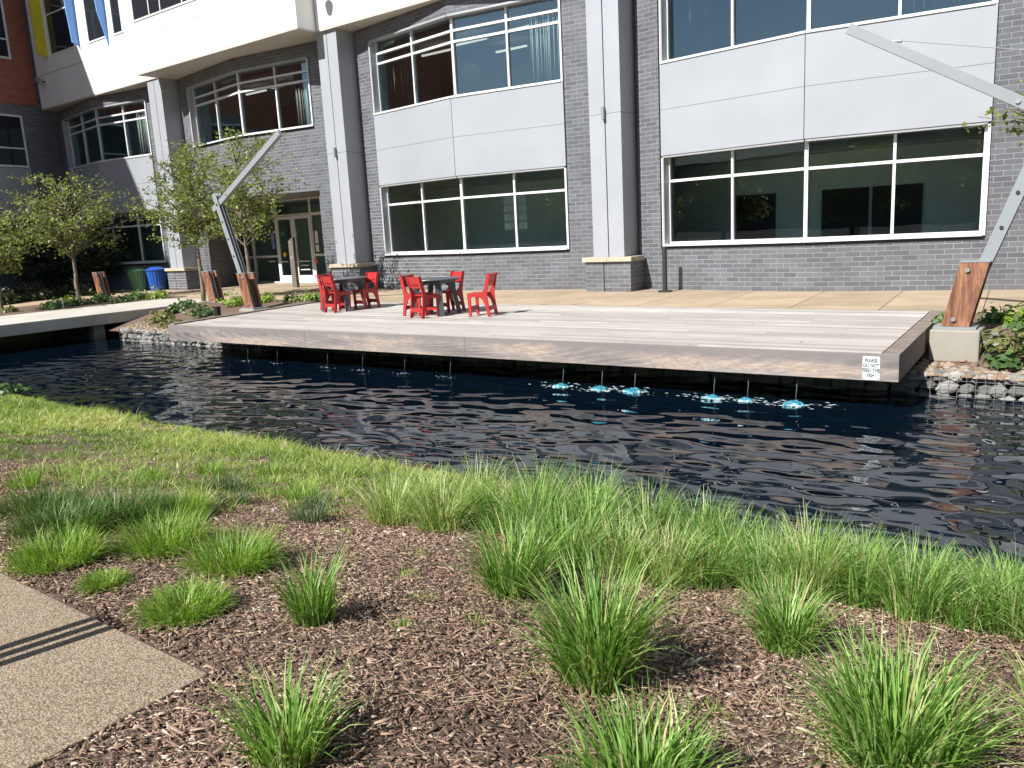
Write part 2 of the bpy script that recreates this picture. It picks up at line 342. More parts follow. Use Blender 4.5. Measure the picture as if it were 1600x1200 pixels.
b.prism(pl, lambda u, v, w: (u, v, w), -.2, 0.0); tag(b.build('plaza', M['plaza']), kind='structure')
b = MB(); lf = [(-18.3, -9.0), (-18.2, -6.9), (-19.0, -5.2), (-19.9, -3.6), (-19.9, -2.4), (-19.21, -1.91), (-20.5, -.92)]; rb = [(-21.6, -1.2), (-21.8, -3.0), (-21.0, -5.0), (-20.2, -6.9), (-20.2, -9.0)]
b.prism(lf[:-1] + [(-20.49, -.91)] + rb, lambda u, v, w: (u, v, w), -.2, -.004); tag(b.build('walkway', M['plaza']), kind='structure')
b = MB(); b.prism([(-40, -15.88), (-40, -40), (6.67, -40), (6.67, -15.88)], lambda u, v, w: (u, v, w), -.14, -.014); tag(b.build('path', M['path'], bevel=.006), kind='structure')
b = MB(); b.face([(-150, -120, -.02), (150, -120, -.02), (150, -42, -.02), (-150, -42, -.02)]); tag(b.build('parking_lot', M['asphalt']), kind='structure')

# ---------------------------------------------------------------- main building
BLD = thing('office_building', 'grey brick and metal panel building with white upper storey behind the deck', 'building', (0, 0, 0))
NF, NE = .15, .72
FOLD = [4.05, -5.37, -14.87, -24.45]; COLC = [-.6, -10.03, -19.55, 8.75]
class Facet:
    def __init__(s, a, b):
        s.a = Vector((a[0], a[1], 0)); d = Vector((b[0]-a[0], b[1]-a[1], 0)); s.L = d.length; s.t = d/s.L; s.m = Vector((s.t.y, -s.t.x, 0))
    def u(s, x): return (x - s.a.x)/s.t.x
    def p(s, u, off, z): q = s.a + s.t*u + s.m*off; return (q.x, q.y, z)
    def slab(s, b, u0, u1, z0, z1, o0, o1, r=None):  # offsets measured outward, o1 > o0
        P = [s.p(u0, o1, z0), s.p(u1, o1, z0), s.p(u1, o0, z0), s.p(u0, o0, z0), s.p(u0, o1, z1), s.p(u1, o1, z1), s.p(u1, o0, z1), s.p(u0, o0, z1)]
        U0, U1 = s.a.x+u0, s.a.x+u1
        for q, uv in (((3, 2, 1, 0), [(U0, o0), (U1, o0), (U1, o1), (U0, o1)]), ((4, 5, 6, 7), [(U0, o1), (U1, o1), (U1, o0), (U0, o0)]), ((0, 1, 5, 4), [(U0, z0), (U1, z0), (U1, z1), (U0, z1)]),
                      ((1, 2, 6, 5), [(o1, z0), (o0, z0), (o0, z1), (o1, z1)]), ((2, 3, 7, 6), [(U1, z0), (U0, z0), (U0, z1), (U1, z1)]), ((3, 0, 4, 7), [(o0, z0), (o1, z0), (o1, z1), (o0, z1)])):
            b.face([P[i] for i in q], uv, r)
ROOF = 13.0; SOF = 7.74
wall = MB(); dk = MB()
def bay(F):
    L = Facet((F-4.15, NE), (F, NF)); Rr = Facet((F, NF), (F+4.15, NE)); return L, Rr
def wins(F, z0, z1, trans, glass, name):
    """one folded ribbon window: outer frame, mullions, transoms (frame) > glass, sill"""
    fr = MB(); gl = MB(); si = MB(); L, Rr = bay(F); rv = MB()
    XL, XR = F-3.45, F+3.3
    for fc, xa, xb, xm in ((L, XL, F, F-1.72), (Rr, F, XR, F+1.68)):
        ua, ub, um = fc.u(xa), fc.u(xb), fc.u(xm); w = .055
        left = fc is L
        # mullions
        fc.slab(fr, um-w/2, um+w/2, z0, z1, -.28, -.15)
        if left: fc.slab(fr, ub-.06, ub-.004, z0, z1, -.28, -.145); fc.slab(fr, ua+.06, ua+.1, z0, z1, -.28, -.16)
        else: fc.slab(fr, ua+.004, ua+.06, z0, z1, -.28, -.145); fc.slab(fr, ub-.1, ub-.05, z0, z1, -.28, -.1)
        # surround
        if left: fc.slab(fr, ua, ua+.02, z0-.04, z1, -.28, .045); fc.slab(rv, ua+.02, ua+.06, z0, z1, -.28, .04)
        else: fc.slab(fr, ub-.05, ub, z0-.04, z1, -.28, .045)
        fc.slab(rv, ua+.021, ub-.051 if not left else ub, z1, z1+.05, -.28, .03)
        for zt in trans:
            h = .03
            segs = [(ua+.1 if left else ua+.06, um-w/2), (um+w/2, ub-.06 if left else ub-.1)]
            for p, q in segs: fc.slab(fr, p, q, zt-h, zt+h, -.28, -.145)
        segs = [(ua+.1 if left else ua+.06, um-w/2), (um+w/2, ub-.06 if left else ub-.1)]
        for p, q in segs: fc.slab(fr, p, q, z0, z0+.045, -.28, -.14)
        fc.slab(si, ua+.02 if left else ua, ub if left else ub-.05, z0-.05, z0-.001, -.28, .075)
        zs = [z0] + list(trans) + [z1]
        for p, q in segs:
            for k in range(len(zs)-1):
                A = [fc.p(p, -.21, zs[k]), fc.p(q, -.21, zs[k]), fc.p(q, -.21, zs[k+1]), fc.p(p, -.21, zs[k+1])]; gl.face(A)
    f = fr.build('window', M['frame'], BLD); gl.build('glass', glass, f); si.build('sill', M['frame'], f); rv.build('window_reveal', M['reveal'], f)
    return f
def band(bld, F, z0, z1, o0, o1, xl=None, xr=None):
    L, Rr = bay(F); xl = F-4.15 if xl is None else xl; xr = F+4.15 if xr is None else xr
    L.slab(bld, L.u(xl), L.L, z0, z1, o0, o1); Rr.slab(bld, 0, Rr.u(xr), z0, z1, o0, o1)
def spandrel(F, z0, z1, zs):
    p = MB(); L, Rr = bay(F); g = .0035
    for fc, xa, xb in ((L, F-3.45, F), (Rr, F, F+3.3)):
        ua, ub = fc.u(xa), fc.u(xb)
        for a, c in ((z0, zs-g), (zs+g, z1)): fc.slab(p, ua+(0 if fc is L else g/2), ub-(g/2 if fc is L else 0), a, c, -.05, .05)
    p.build('spandrel_panel', M['panel'], BLD)
    for fc, xa, xb in ((L, F-3.45, F), (Rr, F, F+3.3)): fc.slab(dk, fc.u(xa)+.01, fc.u(xb)-.01, z0+.01, z1-.01, -.2, -.052)
for i, F in enumerate(FOLD):
    L, Rr = bay(F); TH = -.28
    if i != 2:
        band(wall, F, 0, .97, TH, 0); band(dk, F, .97, 1.04, TH, .012, F-3.5, F+3.3)
        wins(F, 1.09, 3.1, [2.56], M['glow'], 'lower'); spandrel(F, 3.15, 5.2, 4.18)
        zl, zb = .97, 5.2
    else:
        zl, zb = 0, 5.2
        # brick between the storeys over the entrance
        L.slab(wall, 0, L.L, 3.2, 5.13, TH, 0); Rr.slab(wall, 0, Rr.L, 3.2, 5.13, TH, 0)
        band(dk, F, 5.13, 5.2, TH, .012, F-3.5, F+3.3)
        L.slab(wall, 0, .55, 0, 3.2, TH, 0); Rr.slab(wall, Rr.u(F+3.27), Rr.L, 0, 3.2, TH, 0)
    wins(F, 5.25, 7.27, [6.66, 6.94], M['ghigh'], 'upper')
    # pilasters and head
    if i != 2:
        L.slab(wall, 0, L.u(F-3.52), .97, 7.32, TH, 0); Rr.slab(wall, Rr.u(F+3.3), Rr.L, .97, 7.32, TH, 0)
        L.slab(dk, L.u(F-3.52), L.u(F-3.45), 1.04, 7.32, TH, -.03)
    else:
        L.slab(wall, 0, L.u(F-3.52), 5.13, 7.32, TH, 0); Rr.slab(wall, Rr.u(F+3.3), Rr.L, 5.13, 7.32, TH, 0); L.slab(dk, L.u(F-3.52), L.u(F-3.45), 5.2, 7.32, TH, -.03)
    band(wall, F, 7.32, 8.2, TH, 0)
# entrance recess
rc = MB()
fcL = Facet((-18.45, .5), (-19.95, 3.3)); fcL2 = Facet((-19.95, 3.3), (-18.45, .5))
fcL2.slab(wall, 0, fcL2.L, 0, 3.2, -.2, 0) if False else None
def wallseg(b, a, c, z0, z1, th=.2):
    f = Facet(a, c); f.slab(b, 0, f.L, z0, z1, -th, 0)
wallseg(wall, (-20.0, 3.3), (-18.5, .62), 0, 3.2)
wallseg(wall, (-11.62, .75), (-11.62, 3.4), 0, 3.2)
b = MB(); b.prism([(-20.2, 3.5), (-18.6, .72), (-14.9, .32), (-11.4, .78), (-11.4, 3.5)], lambda u, v, w: (u, v, w), 3.2, 3.4); b.build('entrance_soffit', M['seam'], BLD)
wall.build('brick_wall', M['brick'], BLD); dk.build('shadow_joint', M['dark'], BLD)
# storefront and doors
sf = MB(); sg = MB(); Y = 3.2
def rect(bld, x0, x1, z0, z1, w, d0=-.05, d1=.05):
    bld.box(x0, x0+w, Y+d0, Y+d1, z0, z1); bld.box(x1-w, x1, Y+d0, Y+d1, z0, z1); bld.box(x0+w, x1-w, Y+d0, Y+d1, z0, z0+w); bld.box(x0+w, x1-w, Y+d0, Y+d1, z1-w, z1)
for x0, x1 in ((-20.0, -18.95), (-18.95, -17.36), (-15.25, -14.3), (-14.3, -13.0), (-13.0, -11.65)):
    rect(sf, x0, x1, 0.0, 2.6, .06); sf.box(x0+.06, x1-.06, Y-.05, Y+.05, 1.02, 1.1); rect(sf, x0, x1, 2.6, 3.2, .05)
    sg.face([(x0+.06, Y, .06), (x1-.06, Y, .06), (x1-.06, Y, 1.02), (x0+.06, Y, 1.02)]); sg.face([(x0+.06, Y, 1.1), (x1-.06, Y, 1.1), (x1-.06, Y, 2.54), (x0+.06, Y, 2.54)]); sg.face([(x0+.05, Y, 2.65), (x1-.05, Y, 2.65), (x1-.05, Y, 3.15), (x0+.05, Y, 3.15)])
rect(sf, -17.36, -15.25, 2.6, 3.2, .05); sg.face([(-17.31, Y, 2.65), (-15.3, Y, 2.65), (-15.3, Y, 3.15), (-17.31, Y, 3.15)])
f = sf.build('storefront', M['frame'], BLD); sg.build('glass', M['glow'], f)
for x0, x1, hx in ((-17.34, -16.32, -16.5), (-16.3, -15.27, -16.12)):
    d = MB(); w = .11; d.box(x0, x0+w, Y-.06, Y+.03, .01, 2.58); d.box(x1-w, x1, Y-.06, Y+.03, .01, 2.58); d.box(x0+w, x1-w, Y-.06, Y+.03, .01, .3); d.box(x0+w, x1-w, Y-.06, Y+.03, 2.46, 2.58)
    do = d.build('door', M['frame'], BLD); g = MB(); g.face([(x0+w, Y-.02, .3), (x1-w, Y-.02, .3), (x1-w, Y-.02, 2.46), (x0+w, Y-.02, 2.46)]); g.build('glass', M['glow'], do)
    h = MB(); h.tube([(hx, Y-.06, .95), (hx, Y-.12, .95), (hx, Y-.12, 1.3), (hx, Y-.06, 1.3)], .015); h.build('handle', M['bolt'], do)
def notice(x0, x1, z0, z1, m, label, y=Y-.07):
    b = MB(); b.box(x0, x1, y-.006, y, z0, z1); return tag(b.build('notice', m), label, 'notice')
notice(-17.68, -17.5, 1.35, 2.0, M['bluep'], 'blue paper notice taped on the glass left of the doors')
notice(-15.05, -14.88, 1.5, 1.95, M['paper'], 'white sheet taped on the narrow pane right of the doors'); notice(-15.05, -14.88, 1.18, 1.44, M['paper'], 'lower white sheet under another on the right pane')
b = MB(); b.lathe([(.001, 0), (.09, 0), (.09, .006), (.001, .006)], 16); o = b.build('notice', M['yellp']); o.rotation_euler = (R(90), 0, 0); o.location = (-16.95, Y-.065, 1.12); tag(o, 'round yellow sticker on the left door glass', 'sticker')
o = b.build('notice', M['redp']); o.rotation_euler = (R(90), 0, 0); o.location = (-15.1, Y-.065, .82); tag(o, 'round red sticker low on the pane right of the doors', 'sticker')
notice(-16.1, -15.98, 1.85, 2.05, M['greenp'], 'small green sticker high on the right door glass'); notice(-17.08, -16.86, 1.85, 2.0, M['greenp'], 'small green sticker high on the left door glass')
for k, (xa, xb, z) in enumerate(((-16.12, -15.46, .82), (-16.0, -15.55, .66), (-16.05, -15.5, .5), (-17.15, -16.8, .82), (-18.0, -17.6, .85))):
    notice(xa, xb, z, z+.035, M['paper'], ['line of white lettering across the right door glass', 'middle short white lettering line on right door', 'lowest white lettering line on right door', 'white lettering under the yellow sticker on left door', 'white lettering on the big pane left of the doors'][k])
# columns
for i, cx in enumerate(COLC):
    c = MB(); g = .012; F0 = .06
    for z0, z1 in ((.84, 4.2), (4.206, SOF)):
        c.box(cx-.43, cx-g, F0, .9, z0, z1); c.box(cx+g, cx+.43, F0, .9, z0, z1)
    o = c.build('column', M['column'], BLD, bevel=.006)
    c = MB(); c.box(cx-g, cx+g, F0+.05, .85, .84, SOF); c.build('column_joint', M['dark'], o)
    c = MB(); c.box(cx-.64, cx-.008-.12, 0, .8, 0, .73); c.box(cx-.104, cx+.62, 0, .8, 0, .73); c.build('base', M['brick'], o)
    c = MB(); c.box(cx-.128, cx-.104, .03, .7, 0, .73); c.build('base_joint', M['dark'], o)
    c = MB(); c.box(cx-.7, cx-.002, -.07, .62, .73, .84); c.box(cx+.002, cx+.68, -.07, .62, .73, .84); c.build('cap', M['cap'], o, bevel=.008)
    c = MB(); c.box(cx-.05, cx+.02, F0-.1, F0, 4.08, 4.36); c.build('wall_light', M['steel'], o)
# white upper storeys
def wmass(x0, x1, y0, wl, seams_h, seams_v):
    b = MB(); b.box(x0, x1, y0, 6, SOF+.02, ROOF); o = b.build('upper_wall', M['white'], BLD, bevel=.01)
    b = MB(); b.box(x0+.005, x1-.005, y0+.01, 6, SOF-.02, SOF+.019); b.build('soffit', M['soffit'], o)
    b = MB()
    for z in seams_h: b.box(x0, x1, y0-.002, y0+.02, z-.009, z+.009)
    for x, z0, z1 in seams_v: b.box(x-.009, x+.009, y0-.0015, y0+.02, z0, z1)
    b.build('panel_seam', M['seam'], o)
    for xa, xb, z0, z1, ms, ts in wl:
        b = MB(); w = .06; d = y0-.03; e = y0+.02
        b.box(xa, xa+w, d, e, z0, z1); b.box(xb-w, xb, d, e, z0, z1); b.box(xa+w, xb-w, d, e, z0, z0+w); b.box(xa+w, xb-w, d, e, z1-w, z1)
        for m in ms: b.box(m-.025, m+.025, d+.004, e, z0+w, z1-w)
        for t in ts: b.box(xa+w, xb-w, d+.008, e, t-.025, t+.025)
        f = b.build('window', M['frame'], BLD); b = MB(); b.face([(xa+w, y0-.006, z0+w), (xb-w, y0-.006, z0+w), (xb-w, y0-.006, z1-w), (xa+w, y0-.006, z1-w)]); b.build('glass', M['dglass'], f)
    return o
wmass(-28.3, -19.24, 0.0, [(-26.75, -24.7, 9.68, 12.3, (), (11.25,)), (-23.6, -22.25, 9.64, 12.3, (), ()), (-21.7, -21.0, 9.6, 12.3, (), ())], [9.07], [(-22.43, SOF+.02, 9.06), (-21.06, SOF+.02, 9.6)])
wmass(-19.22, -10.33, -.75, [(-18.95, -14.6, 9.45, 12.0, (-17.9, -17.2, -15.9), ())], [8.94], [])
wmass(-10.31, 14, -.05, [(-8.4, -2.2, 9.4, 11.8, (-6.9, -5.4, -3.8), ()), (.6, 7.4, 9.4, 11.8, (2.3, 4.0, 5.7), ())], [9.0], [(-9.45, SOF+.02, 9), (-8.23, SOF+.02, 9), (-7.34, SOF+.02, 9), (-4.5, SOF+.02, 9), (-.6, SOF+.02, 9), (4, SOF+.02, 9)])
def fin(x, d0, d1, z0, zt, m, label):
    b = MB(); b.prism([(0, zt), (-d0, zt+.1), (-d1, 12.6), (0, 12.6)], lambda u, v, w: (w, u, v), x-.06, x); return b.build('window_fin', m, BLD)
fin(-27.05, .42, .42, 9.6, 9.66, M['yellow'], ''); fin(-24.36, .26, .42, 9.6, 9.68, M['blue'], ''); 
b = MB(); b.prism([(0, 9.25), (-.3, 10.5), (-.42, 12.6), (0, 12.6)], lambda u, v, w: (w, u, v), -22.18, -22.12); b.build('window_fin', M['blue'], BLD)
# security camera, lamp-shaped stand-in for the bottom of a hanging sign
t = thing('security_camera', 'small grey security camera on the shaded white wall', 'camera', (-27.7, 0, 8.8))
b = MB(); b.tube([(0, 0, 0), (0, -.18, -.02)], .03); b.build('bracket', M['bollard'], t); b = MB(); b.beam((-.22, -.2, .1), (.16, -.24, -.08), .16, .14); b.build('housing', M['steel'], t, bevel=.01)
t = thing('wall_fixture', 'dark fixture standing in for a hanging sign on the white wall', 'lamp', (-9.75, -.05, 8.8))
b = MB(); b.tube([(0, 0, .1), (0, -.38, .1), (0, -.38, -.1)], .025); b.build('bracket', M['bollard'], t); b = MB(); b.lathe([(.02, -.3), (.12, -.28), (.17, -.1), (.05, 0)], 16, (0, -.38)); b.build('fixture_shade', M['bollard'], t)
# interior
b = MB(); b.box(-29, 14, 7.6, 7.8, 0, 8); b.build('interior_wall', M['inwall'], BLD)
b = MB(); b.box(-29, 14, 3.6, 7.6, 3.1, 3.5); b.box(-29, -20.3, .95, 3.6, 3.12, 3.5); b.box(-11.3, 14, .95, 3.6, 3.12, 3.5); b.box(-29, 14, .95, 7.6, 7.25, 7.6); b.build('interior_ceiling', M['inceil'], BLD)
b = MB(); b.box(-29, 14, 3.4, 7.6, -.1, .02); b.box(-29, -20.3, .95, 3.4, -.1, .02); b.box(-11.3, 14, .95, 3.4, -.1, .02); b.box(-29, 14, 3.6, 7.6, 4.9, 5.1); b.box(-29, 14, .95, 3.6, 4.9, 5.1); b.build('interior_floor', M['infloor'], BLD)
b = MB(); b.box(-28.9, -20.4, 4.3, 4.5, .02, 3.1); b.box(-20.4, -11.2, 6.2, 6.4, .02, 3.1); b.box(-11.2, 13.9, 4.2, 4.4, .02, 3.1); b.box(-29, -28.9, .9, 7.7, .02, 7.3); b.box(13.9, 14, .9, 7.7, .02, 7.3)
for x in (-10.9, -1.0, 9.4, -20.6): b.box(x, x+.15, .95, 6.2, 0.02, 7.25)
b.build('partition_wall', M['inwall'], BLD)
b = MB(); b.box(-28.9, 13.9, 6.0, 6.15, 5.1, 7.25); b.build('partition_wall', M['inwarm'], BLD)
b = MB(); [b.box(x, x+1.1, 4.1, 4.19, .03, 2.2) for x in (-3.4, 1.0, 3.3, 4.5)]; b.box(-12, -9, 6.1, 6.19, .03, 2.8); b.build('inner_door', M['indark'], BLD)
rnd = random.Random(4)
def curtain(F, x0, x1, z0, z1, side, label):
    L, Rr = bay(F); fc = L if side == 'L' else Rr; n = 90; V = []; Fs = []
    for i in range(n+1):
        u = fc.u(x0) + (fc.u(x1)-fc.u(x0))*i/n; o = -.34 + .055*math.sin(i*1.15) + .02*math.sin(i*.37)
        for z in (z0, z1): V.append(fc.p(u, o, z))
    Fs = [(2*i, 2*i+2, 2*i+3, 2*i+1) for i in range(n)]
    o = np_mesh('curtain', V, Fs, M['curtain'], smooth=True); md = o.modifiers.new('t', 'SOLIDIFY'); md.thickness = .006
    return tag(o, label, 'curtain', 'curtains behind the upper windows')
curtain(4.05, .78, 1.75, 5.15, 7.2, 'L', 'pale curtain at the left end of the right-hand upper window'); curtain(4.05, 5.85, 7.25, 5.15, 7.2, 'R', 'pale curtain at the right end of the right-hand upper window')
curtain(-5.37, -8.55, -7.6, 5.15, 7.2, 'L', 'pale curtain at the left end of the middle upper window'); curtain(-5.37, -3.1, -2.2, 5.15, 7.2, 'R', 'pale curtain at the right end of the middle upper window')
curtain(-14.87, -18.2, -17.2, 5.15, 7.2, 'L', 'pale curtain at the left end of the upper window over the doors'); curtain(-14.87, -12.5, -11.7, 5.15, 7.2, 'R', 'pale curtain at the right end of the upper window over the doors')
curtain(-24.45, -22.2, -21.3, 5.15, 7.2, 'R', 'pale curtain at the right end of the shaded upper window at left')
for k, (x, y) in enumerate(((-8.2, 2.2), (-6.6, 1.9), (-6.4, 3.6), (-4.8, 1.7), (-4.6, 3.4), (-3.0, 2.0), (-3.0, 3.8), (-16.8, 2.0), (-15.2, 1.9), (-15.3, 3.8), (-13.4, 2.0), (3.0, 3.0), (5.0, 3.0))):
    b = MB(); b.box(x, x+1.15, y, y+.07, 6.98, 7.03)
    rn = ('middle', 'over-door', 'right')[0 if k < 7 else 1 if k < 11 else 2]
    tag(b.build('ceiling_light', M['strip']), '%s strip of light glowing behind the %s upper window' % (['first', 'second', 'third', 'fourth', 'fifth', 'sixth', 'seventh', 'first', 'second', 'third', 'fourth', 'first', 'second'][k], rn), 'ceiling light', 'ceiling lights')
b = MB(); b.lathe([(.02, 6.0), (.22, 6.08), (.31, 6.3), (.22, 6.52), (.02, 6.6)], 20, (-6.6, 2.6)); b.tube([(-6.6, 2.6, 6.6), (-6.6, 2.6, 7.25)], .006)
tag(b.build('globe_lamp', M['globe'], smooth=True), 'round pale globe lamp behind the middle upper window', 'lamp')
b = MB(); b.box(-4.75, -4.05, 2.0, 2.03, 5.25, 6.1); tag(b.build('whiteboard', M['paper']), 'pale board standing behind the middle upper window', 'board')
b = MB()
for k in range(4): b.box(-4.75, -3.95, 1.4, 1.43, 1.62+.24*k, 1.82+.24*k)
tag(b.build('wall_shelf', M['inwall']), 'stack of grey slats behind the middle lower window', 'shelf')

# ---------------------------------------------------------------- left wing
WG = thing('brick_wing', 'terracotta and dark brick wing at the far left edge', 'building', (0, 0, 0))
fw_ = Facet((-25.0, -19.7), (-28.75, .6)); fW = Facet((-28.75, .6), (-25.0, -19.7))
wg = Facet((-28.75, .6), (-25.2, -18.6))
class WF(Facet): pass
def wgs(b, u0, u1, z0, z1, o0, o1): wg_slab(b, u0, u1, z0, z1, o0, o1)
def wg_slab(b, u0, u1, z0, z1, o0, o1):   # outward is +X here
    n = Vector((-wg.m.x, -wg.m.y, 0)); 
    P = []
    for z in (z0, z1):
        for u, o in ((u0, o1), (u0, o0), (u1, o0), (u1, o1)):
            q = wg.a + wg.t*u + n*o; P.append((q.x, q.y, z))
    uv = lambda i: ((u0 if i % 4 in (0, 1) else u1), z0 if i < 4 else z1)
    for q in ((3, 2, 1, 0), (4, 5, 6, 7), (0, 1, 5, 4), (1, 2, 6, 5), (2, 3, 7, 6), (3, 0, 4, 7)): b.face([P[i] for i in q], [uv(i) for i in q])
LW = wg.L; ZR = 19.2
b = MB(); wg_slab(b, -.3, LW, 0, 7.9, -.4, 0); wg_slab(b, -.3, .62, 7.9, ZR, -.4, 0); b.build('dark_brick_wall', M['brick'], WG, merge=True)
b = MB(); wg_slab(b, .62, LW, 7.9, ZR, -.4, .03); b.build('red_brick_wall', M['redbrick'], WG, merge=True)
b = MB(); wg_slab(b, -.3, LW, 0, ZR-.1, -9, -.41); b.build('wing_body', M['dark'], WG, merge=True)
for z0, z1, u0, u1 in ((5.3, 7.45, 1.45, 5.2), (9.7, 12.2, 1.5, 5.2), (1.1, 3.2, 1.45, 5.2)):
    b = MB()
    for a, c in ((u0, u0+.08), (u1-.08, u1), ((u0+u1)/2-.04, (u0+u1)/2+.04)): wg_slab(b, a, c, z0, z1, 0, .07)
    for a, c in ((z0, z0+.08), (z1-.08, z1), (z0+.75, z0+.81)): wg_slab(b, u0, u1, a, c, 0, .066)
    f = b.build('window', M['frame'], WG, merge=True); b = MB(); wg_slab(b, u0+.05, u1-.05, z0+.05, z1-.05, 0, .035); b.build('glass', M['dglass'], f, merge=True)
for z0, z1 in ((3.22, 4.25), (4.26, 5.28)):
    b = MB(); wg_slab(b, 1.4, 5.25, z0, z1, 0, .04); b.build('spandrel_panel', M['panel'], WG, merge=True)

# ---------------------------------------------------------------- deck
DK = thing('wooden_deck', 'weathered timber deck overhanging the dark pond', 'deck', (0, 0, 0))
FL, FR, BR, BL = Vector((-6.84, -8.02, 0)), Vector((7.51, -7.58, 0)), Vector((7.28, -3.09, 0)), Vector((-7.71, -3.07, 0))
rnd = random.Random(11); b = MB(); nb = 30
def dp(s, t, z): # s 0..1 along, t 0..1 depth
    p = FL.lerp(FR, s).lerp(BL.lerp(BR, s), t); return (p.x, p.y, z)
for j in range(nb):
    t0, t1 = .012 + .988*j/nb + .0007, .012 + .988*(j+1)/nb - .0007
    cuts = sorted([.012, .986] + [rnd.uniform(.05, .95) for _ in range(rnd.choice((2, 3, 3, 4)))])
    for a, c in zip(cuts[:-1], cuts[1:]):
        a += .0002; c -= .0002; z = rnd.uniform(-.0025, .0015)
        P = [dp(a, t0, -.035), dp(c, t0, -.035), dp(c, t1, -.035), dp(a, t1, -.035), dp(a, t0, z), dp(c, t0, z), dp(c, t1, z), dp(a, t1, z)]
        b.hexa(P, rnd.random())
b.build('deck_boards', M['deck'], DK)
for s0, s1 in ((0, .1275), (.1277, .3019), (.3021, .5625), (.5627, 1.0)):
    b = MB(); P = [dp(s0, 0, -.315), dp(s1, 0, -.315), dp(s1, .0115, -.315), dp(s0, .0115, -.315), dp(s0, 0, .003), dp(s1, 0, .003), dp(s1, .0115, .003), dp(s0, .0115, .003)]; b.hexa(P)
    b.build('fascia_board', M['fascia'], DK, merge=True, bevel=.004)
b = MB(); P = [dp(.987, .013, -.315), dp(1, .013, -.315), dp(1, 1, -.315), dp(.987, 1, -.315), dp(.987, .013, .005), dp(1, .013, .005), dp(1, 1, .005), dp(.987, 1, .005)]; b.hexa(P); b.build('edge_board', M['trim'], DK, merge=True, bevel=.004)
b = MB(); P = [dp(0, .013, -.315), dp(.011, .013, -.315), dp(.011, 1, -.315), dp(0, 1, -.315), dp(0, .013, .03), dp(.011, .013, .03), dp(.011, 1, .03), dp(0, 1, .03)]; b.hexa(P); b.build('edge_board', M['trim'], DK, merge=True)
b = MB(); P = [dp(.02, .02, -.28), dp(.98, .02, -.28), dp(.98, .98, -.28), dp(.02, .98, -.28), dp(.02, .02, -.04), dp(.98, .02, -.04), dp(.98, .98, -.04), dp(.02, .98, -.04)]; b.hexa(P); b.build('joist_frame', M['dark'], DK, merge=True)
# sign
fdir = (FR-FL).normalized(); fa = math.atan2(fdir.y, fdir.x)
sp = FL + fdir*((7.215-FL.x)/fdir.x)
SG = thing('warning_sign', 'small white sign asking not to feed the fish on deck fascia', 'sign', (sp.x, sp.y, -.165), fa)
b = MB(); b.box(-.093, .093, -.006, -.001, -.137, .137); b.build('sign_plate', M['signw'], SG)
tx = None
for k, s in enumerate(('PLEASE', 'DO NOT', 'FEED THE', 'FISH')):
    cu = bpy.data.curves.new('lettering', 'FONT'); cu.body = s; cu.size = .06; cu.align_x = 'CENTER'; cu.align_y = 'CENTER'; cu.offset = .0022
    to = bpy.data.objects.new('lettering', cu); COL.objects.link(to)
    bpy.context.view_layer.update(); me = bpy.data.meshes.new_from_object(to.evaluated_get(bpy.context.evaluated_depsgraph_get())); bpy.data.objects.remove(to)
    me.materials.append(M['ink']) if not me.materials else me.materials.__setitem__(0, M['ink'])
    o = bpy.data.objects.new('lettering', me); COL.objects.link(o); o.parent = SG; o.rotation_euler = (R(90), 0, 0); o.location = (0, -.0075, .088-.058*k); o.scale = (.72, 1, 1)
b = MB(); [b.tube([(x, -.006, z), (x, -.011, z)], .005, 8) for x in (-.08, .08) for z in (-.124, .124)]; b.build('screw', M['bollard'], SG)

# ---------------------------------------------------------------- gabion walls, pebbles
def rocks(b, rs, x0, x1, yf, z0, z1, size, face_only=True):
    x = x0
    z = z0
    while z < z1:
        x = x0 + rs.uniform(-.1, 0); h = size*rs.uniform(.55, .85)
        while x < x1:
            w = size*rs.uniform(.7, 1.5); hh = h*rs.uniform(.75, 1.15)
            c = Vector((x+w/2, yf+size*.35+rs.uniform(-.02, .03), z+h/2+rs.uniform(-.02, .02))); r = rs.random()
            ang = rs.uniform(-.5, .5); n1 = 6; rings = []
            for lv, sc in ((-.8, .62), (-.55, 1.0), (.25, 1.05), (.8, .6)):
                ring = []
                for k in range(n1):
                    a = 2*math.pi*k/n1; q = sc*(1+rs.uniform(-.3, .22))
                    u, v = w*.52*q*math.cos(a), hh*.52*q*math.sin(a)
                    ring.append((c.x+u*math.cos(ang)-v*math.sin(ang), c.y - lv*size*.4*-1 if False else c.y+lv*size*.4, c.z+u*math.sin(ang)+v*math.cos(ang)))
                rings.append(ring)
            for i in range(3):
                for k in range(n1):
                    m = (k+1) % n1; b.face([rings[i][k], rings[i][m], rings[i+1][m], rings[i+1][k]], None, min(1, max(0, r+rs.uniform(-.1, .1))))
            b.face(rings[0], None, r); x += w*.92
        z += h*.92
def gabion(x0, x1, yf, zt, label, seed, size=.22):
    t = thing('gabion_wall', label, 'stone wall', ((x0+x1)/2, yf, WATER), 0, 'gabion walls along the pond'); rs = random.Random(seed)
    b = MB(); rocks(b, rs, x0-(x0+x1)/2, x1-(x0+x1)/2, 0, -.25, zt-WATER-.05, size); o = b.build('stones', M['stone'], t, merge=True)
    b = MB(); b.box(x0-(x0+x1)/2, x1-(x0+x1)/2, .2, .3, -.5, zt-WATER-.04); b.build('stone_core', M['dark'], t)
    b = MB(); xx = x0
    while xx < x1: b.beam((xx-(x0+x1)/2, -.03, -.2), (xx-(x0+x1)/2, -.03, zt-WATER), .004, .004); xx += .1
    z = -.1
    while z < zt-WATER+.02: b.beam((x0-(x0+x1)/2, -.034, z), (x1-(x0+x1)/2, -.034, z), .004, .004, Vector((0, 1, 0))); z += .1
    b.build('wire_mesh', M['wire'], t); return t
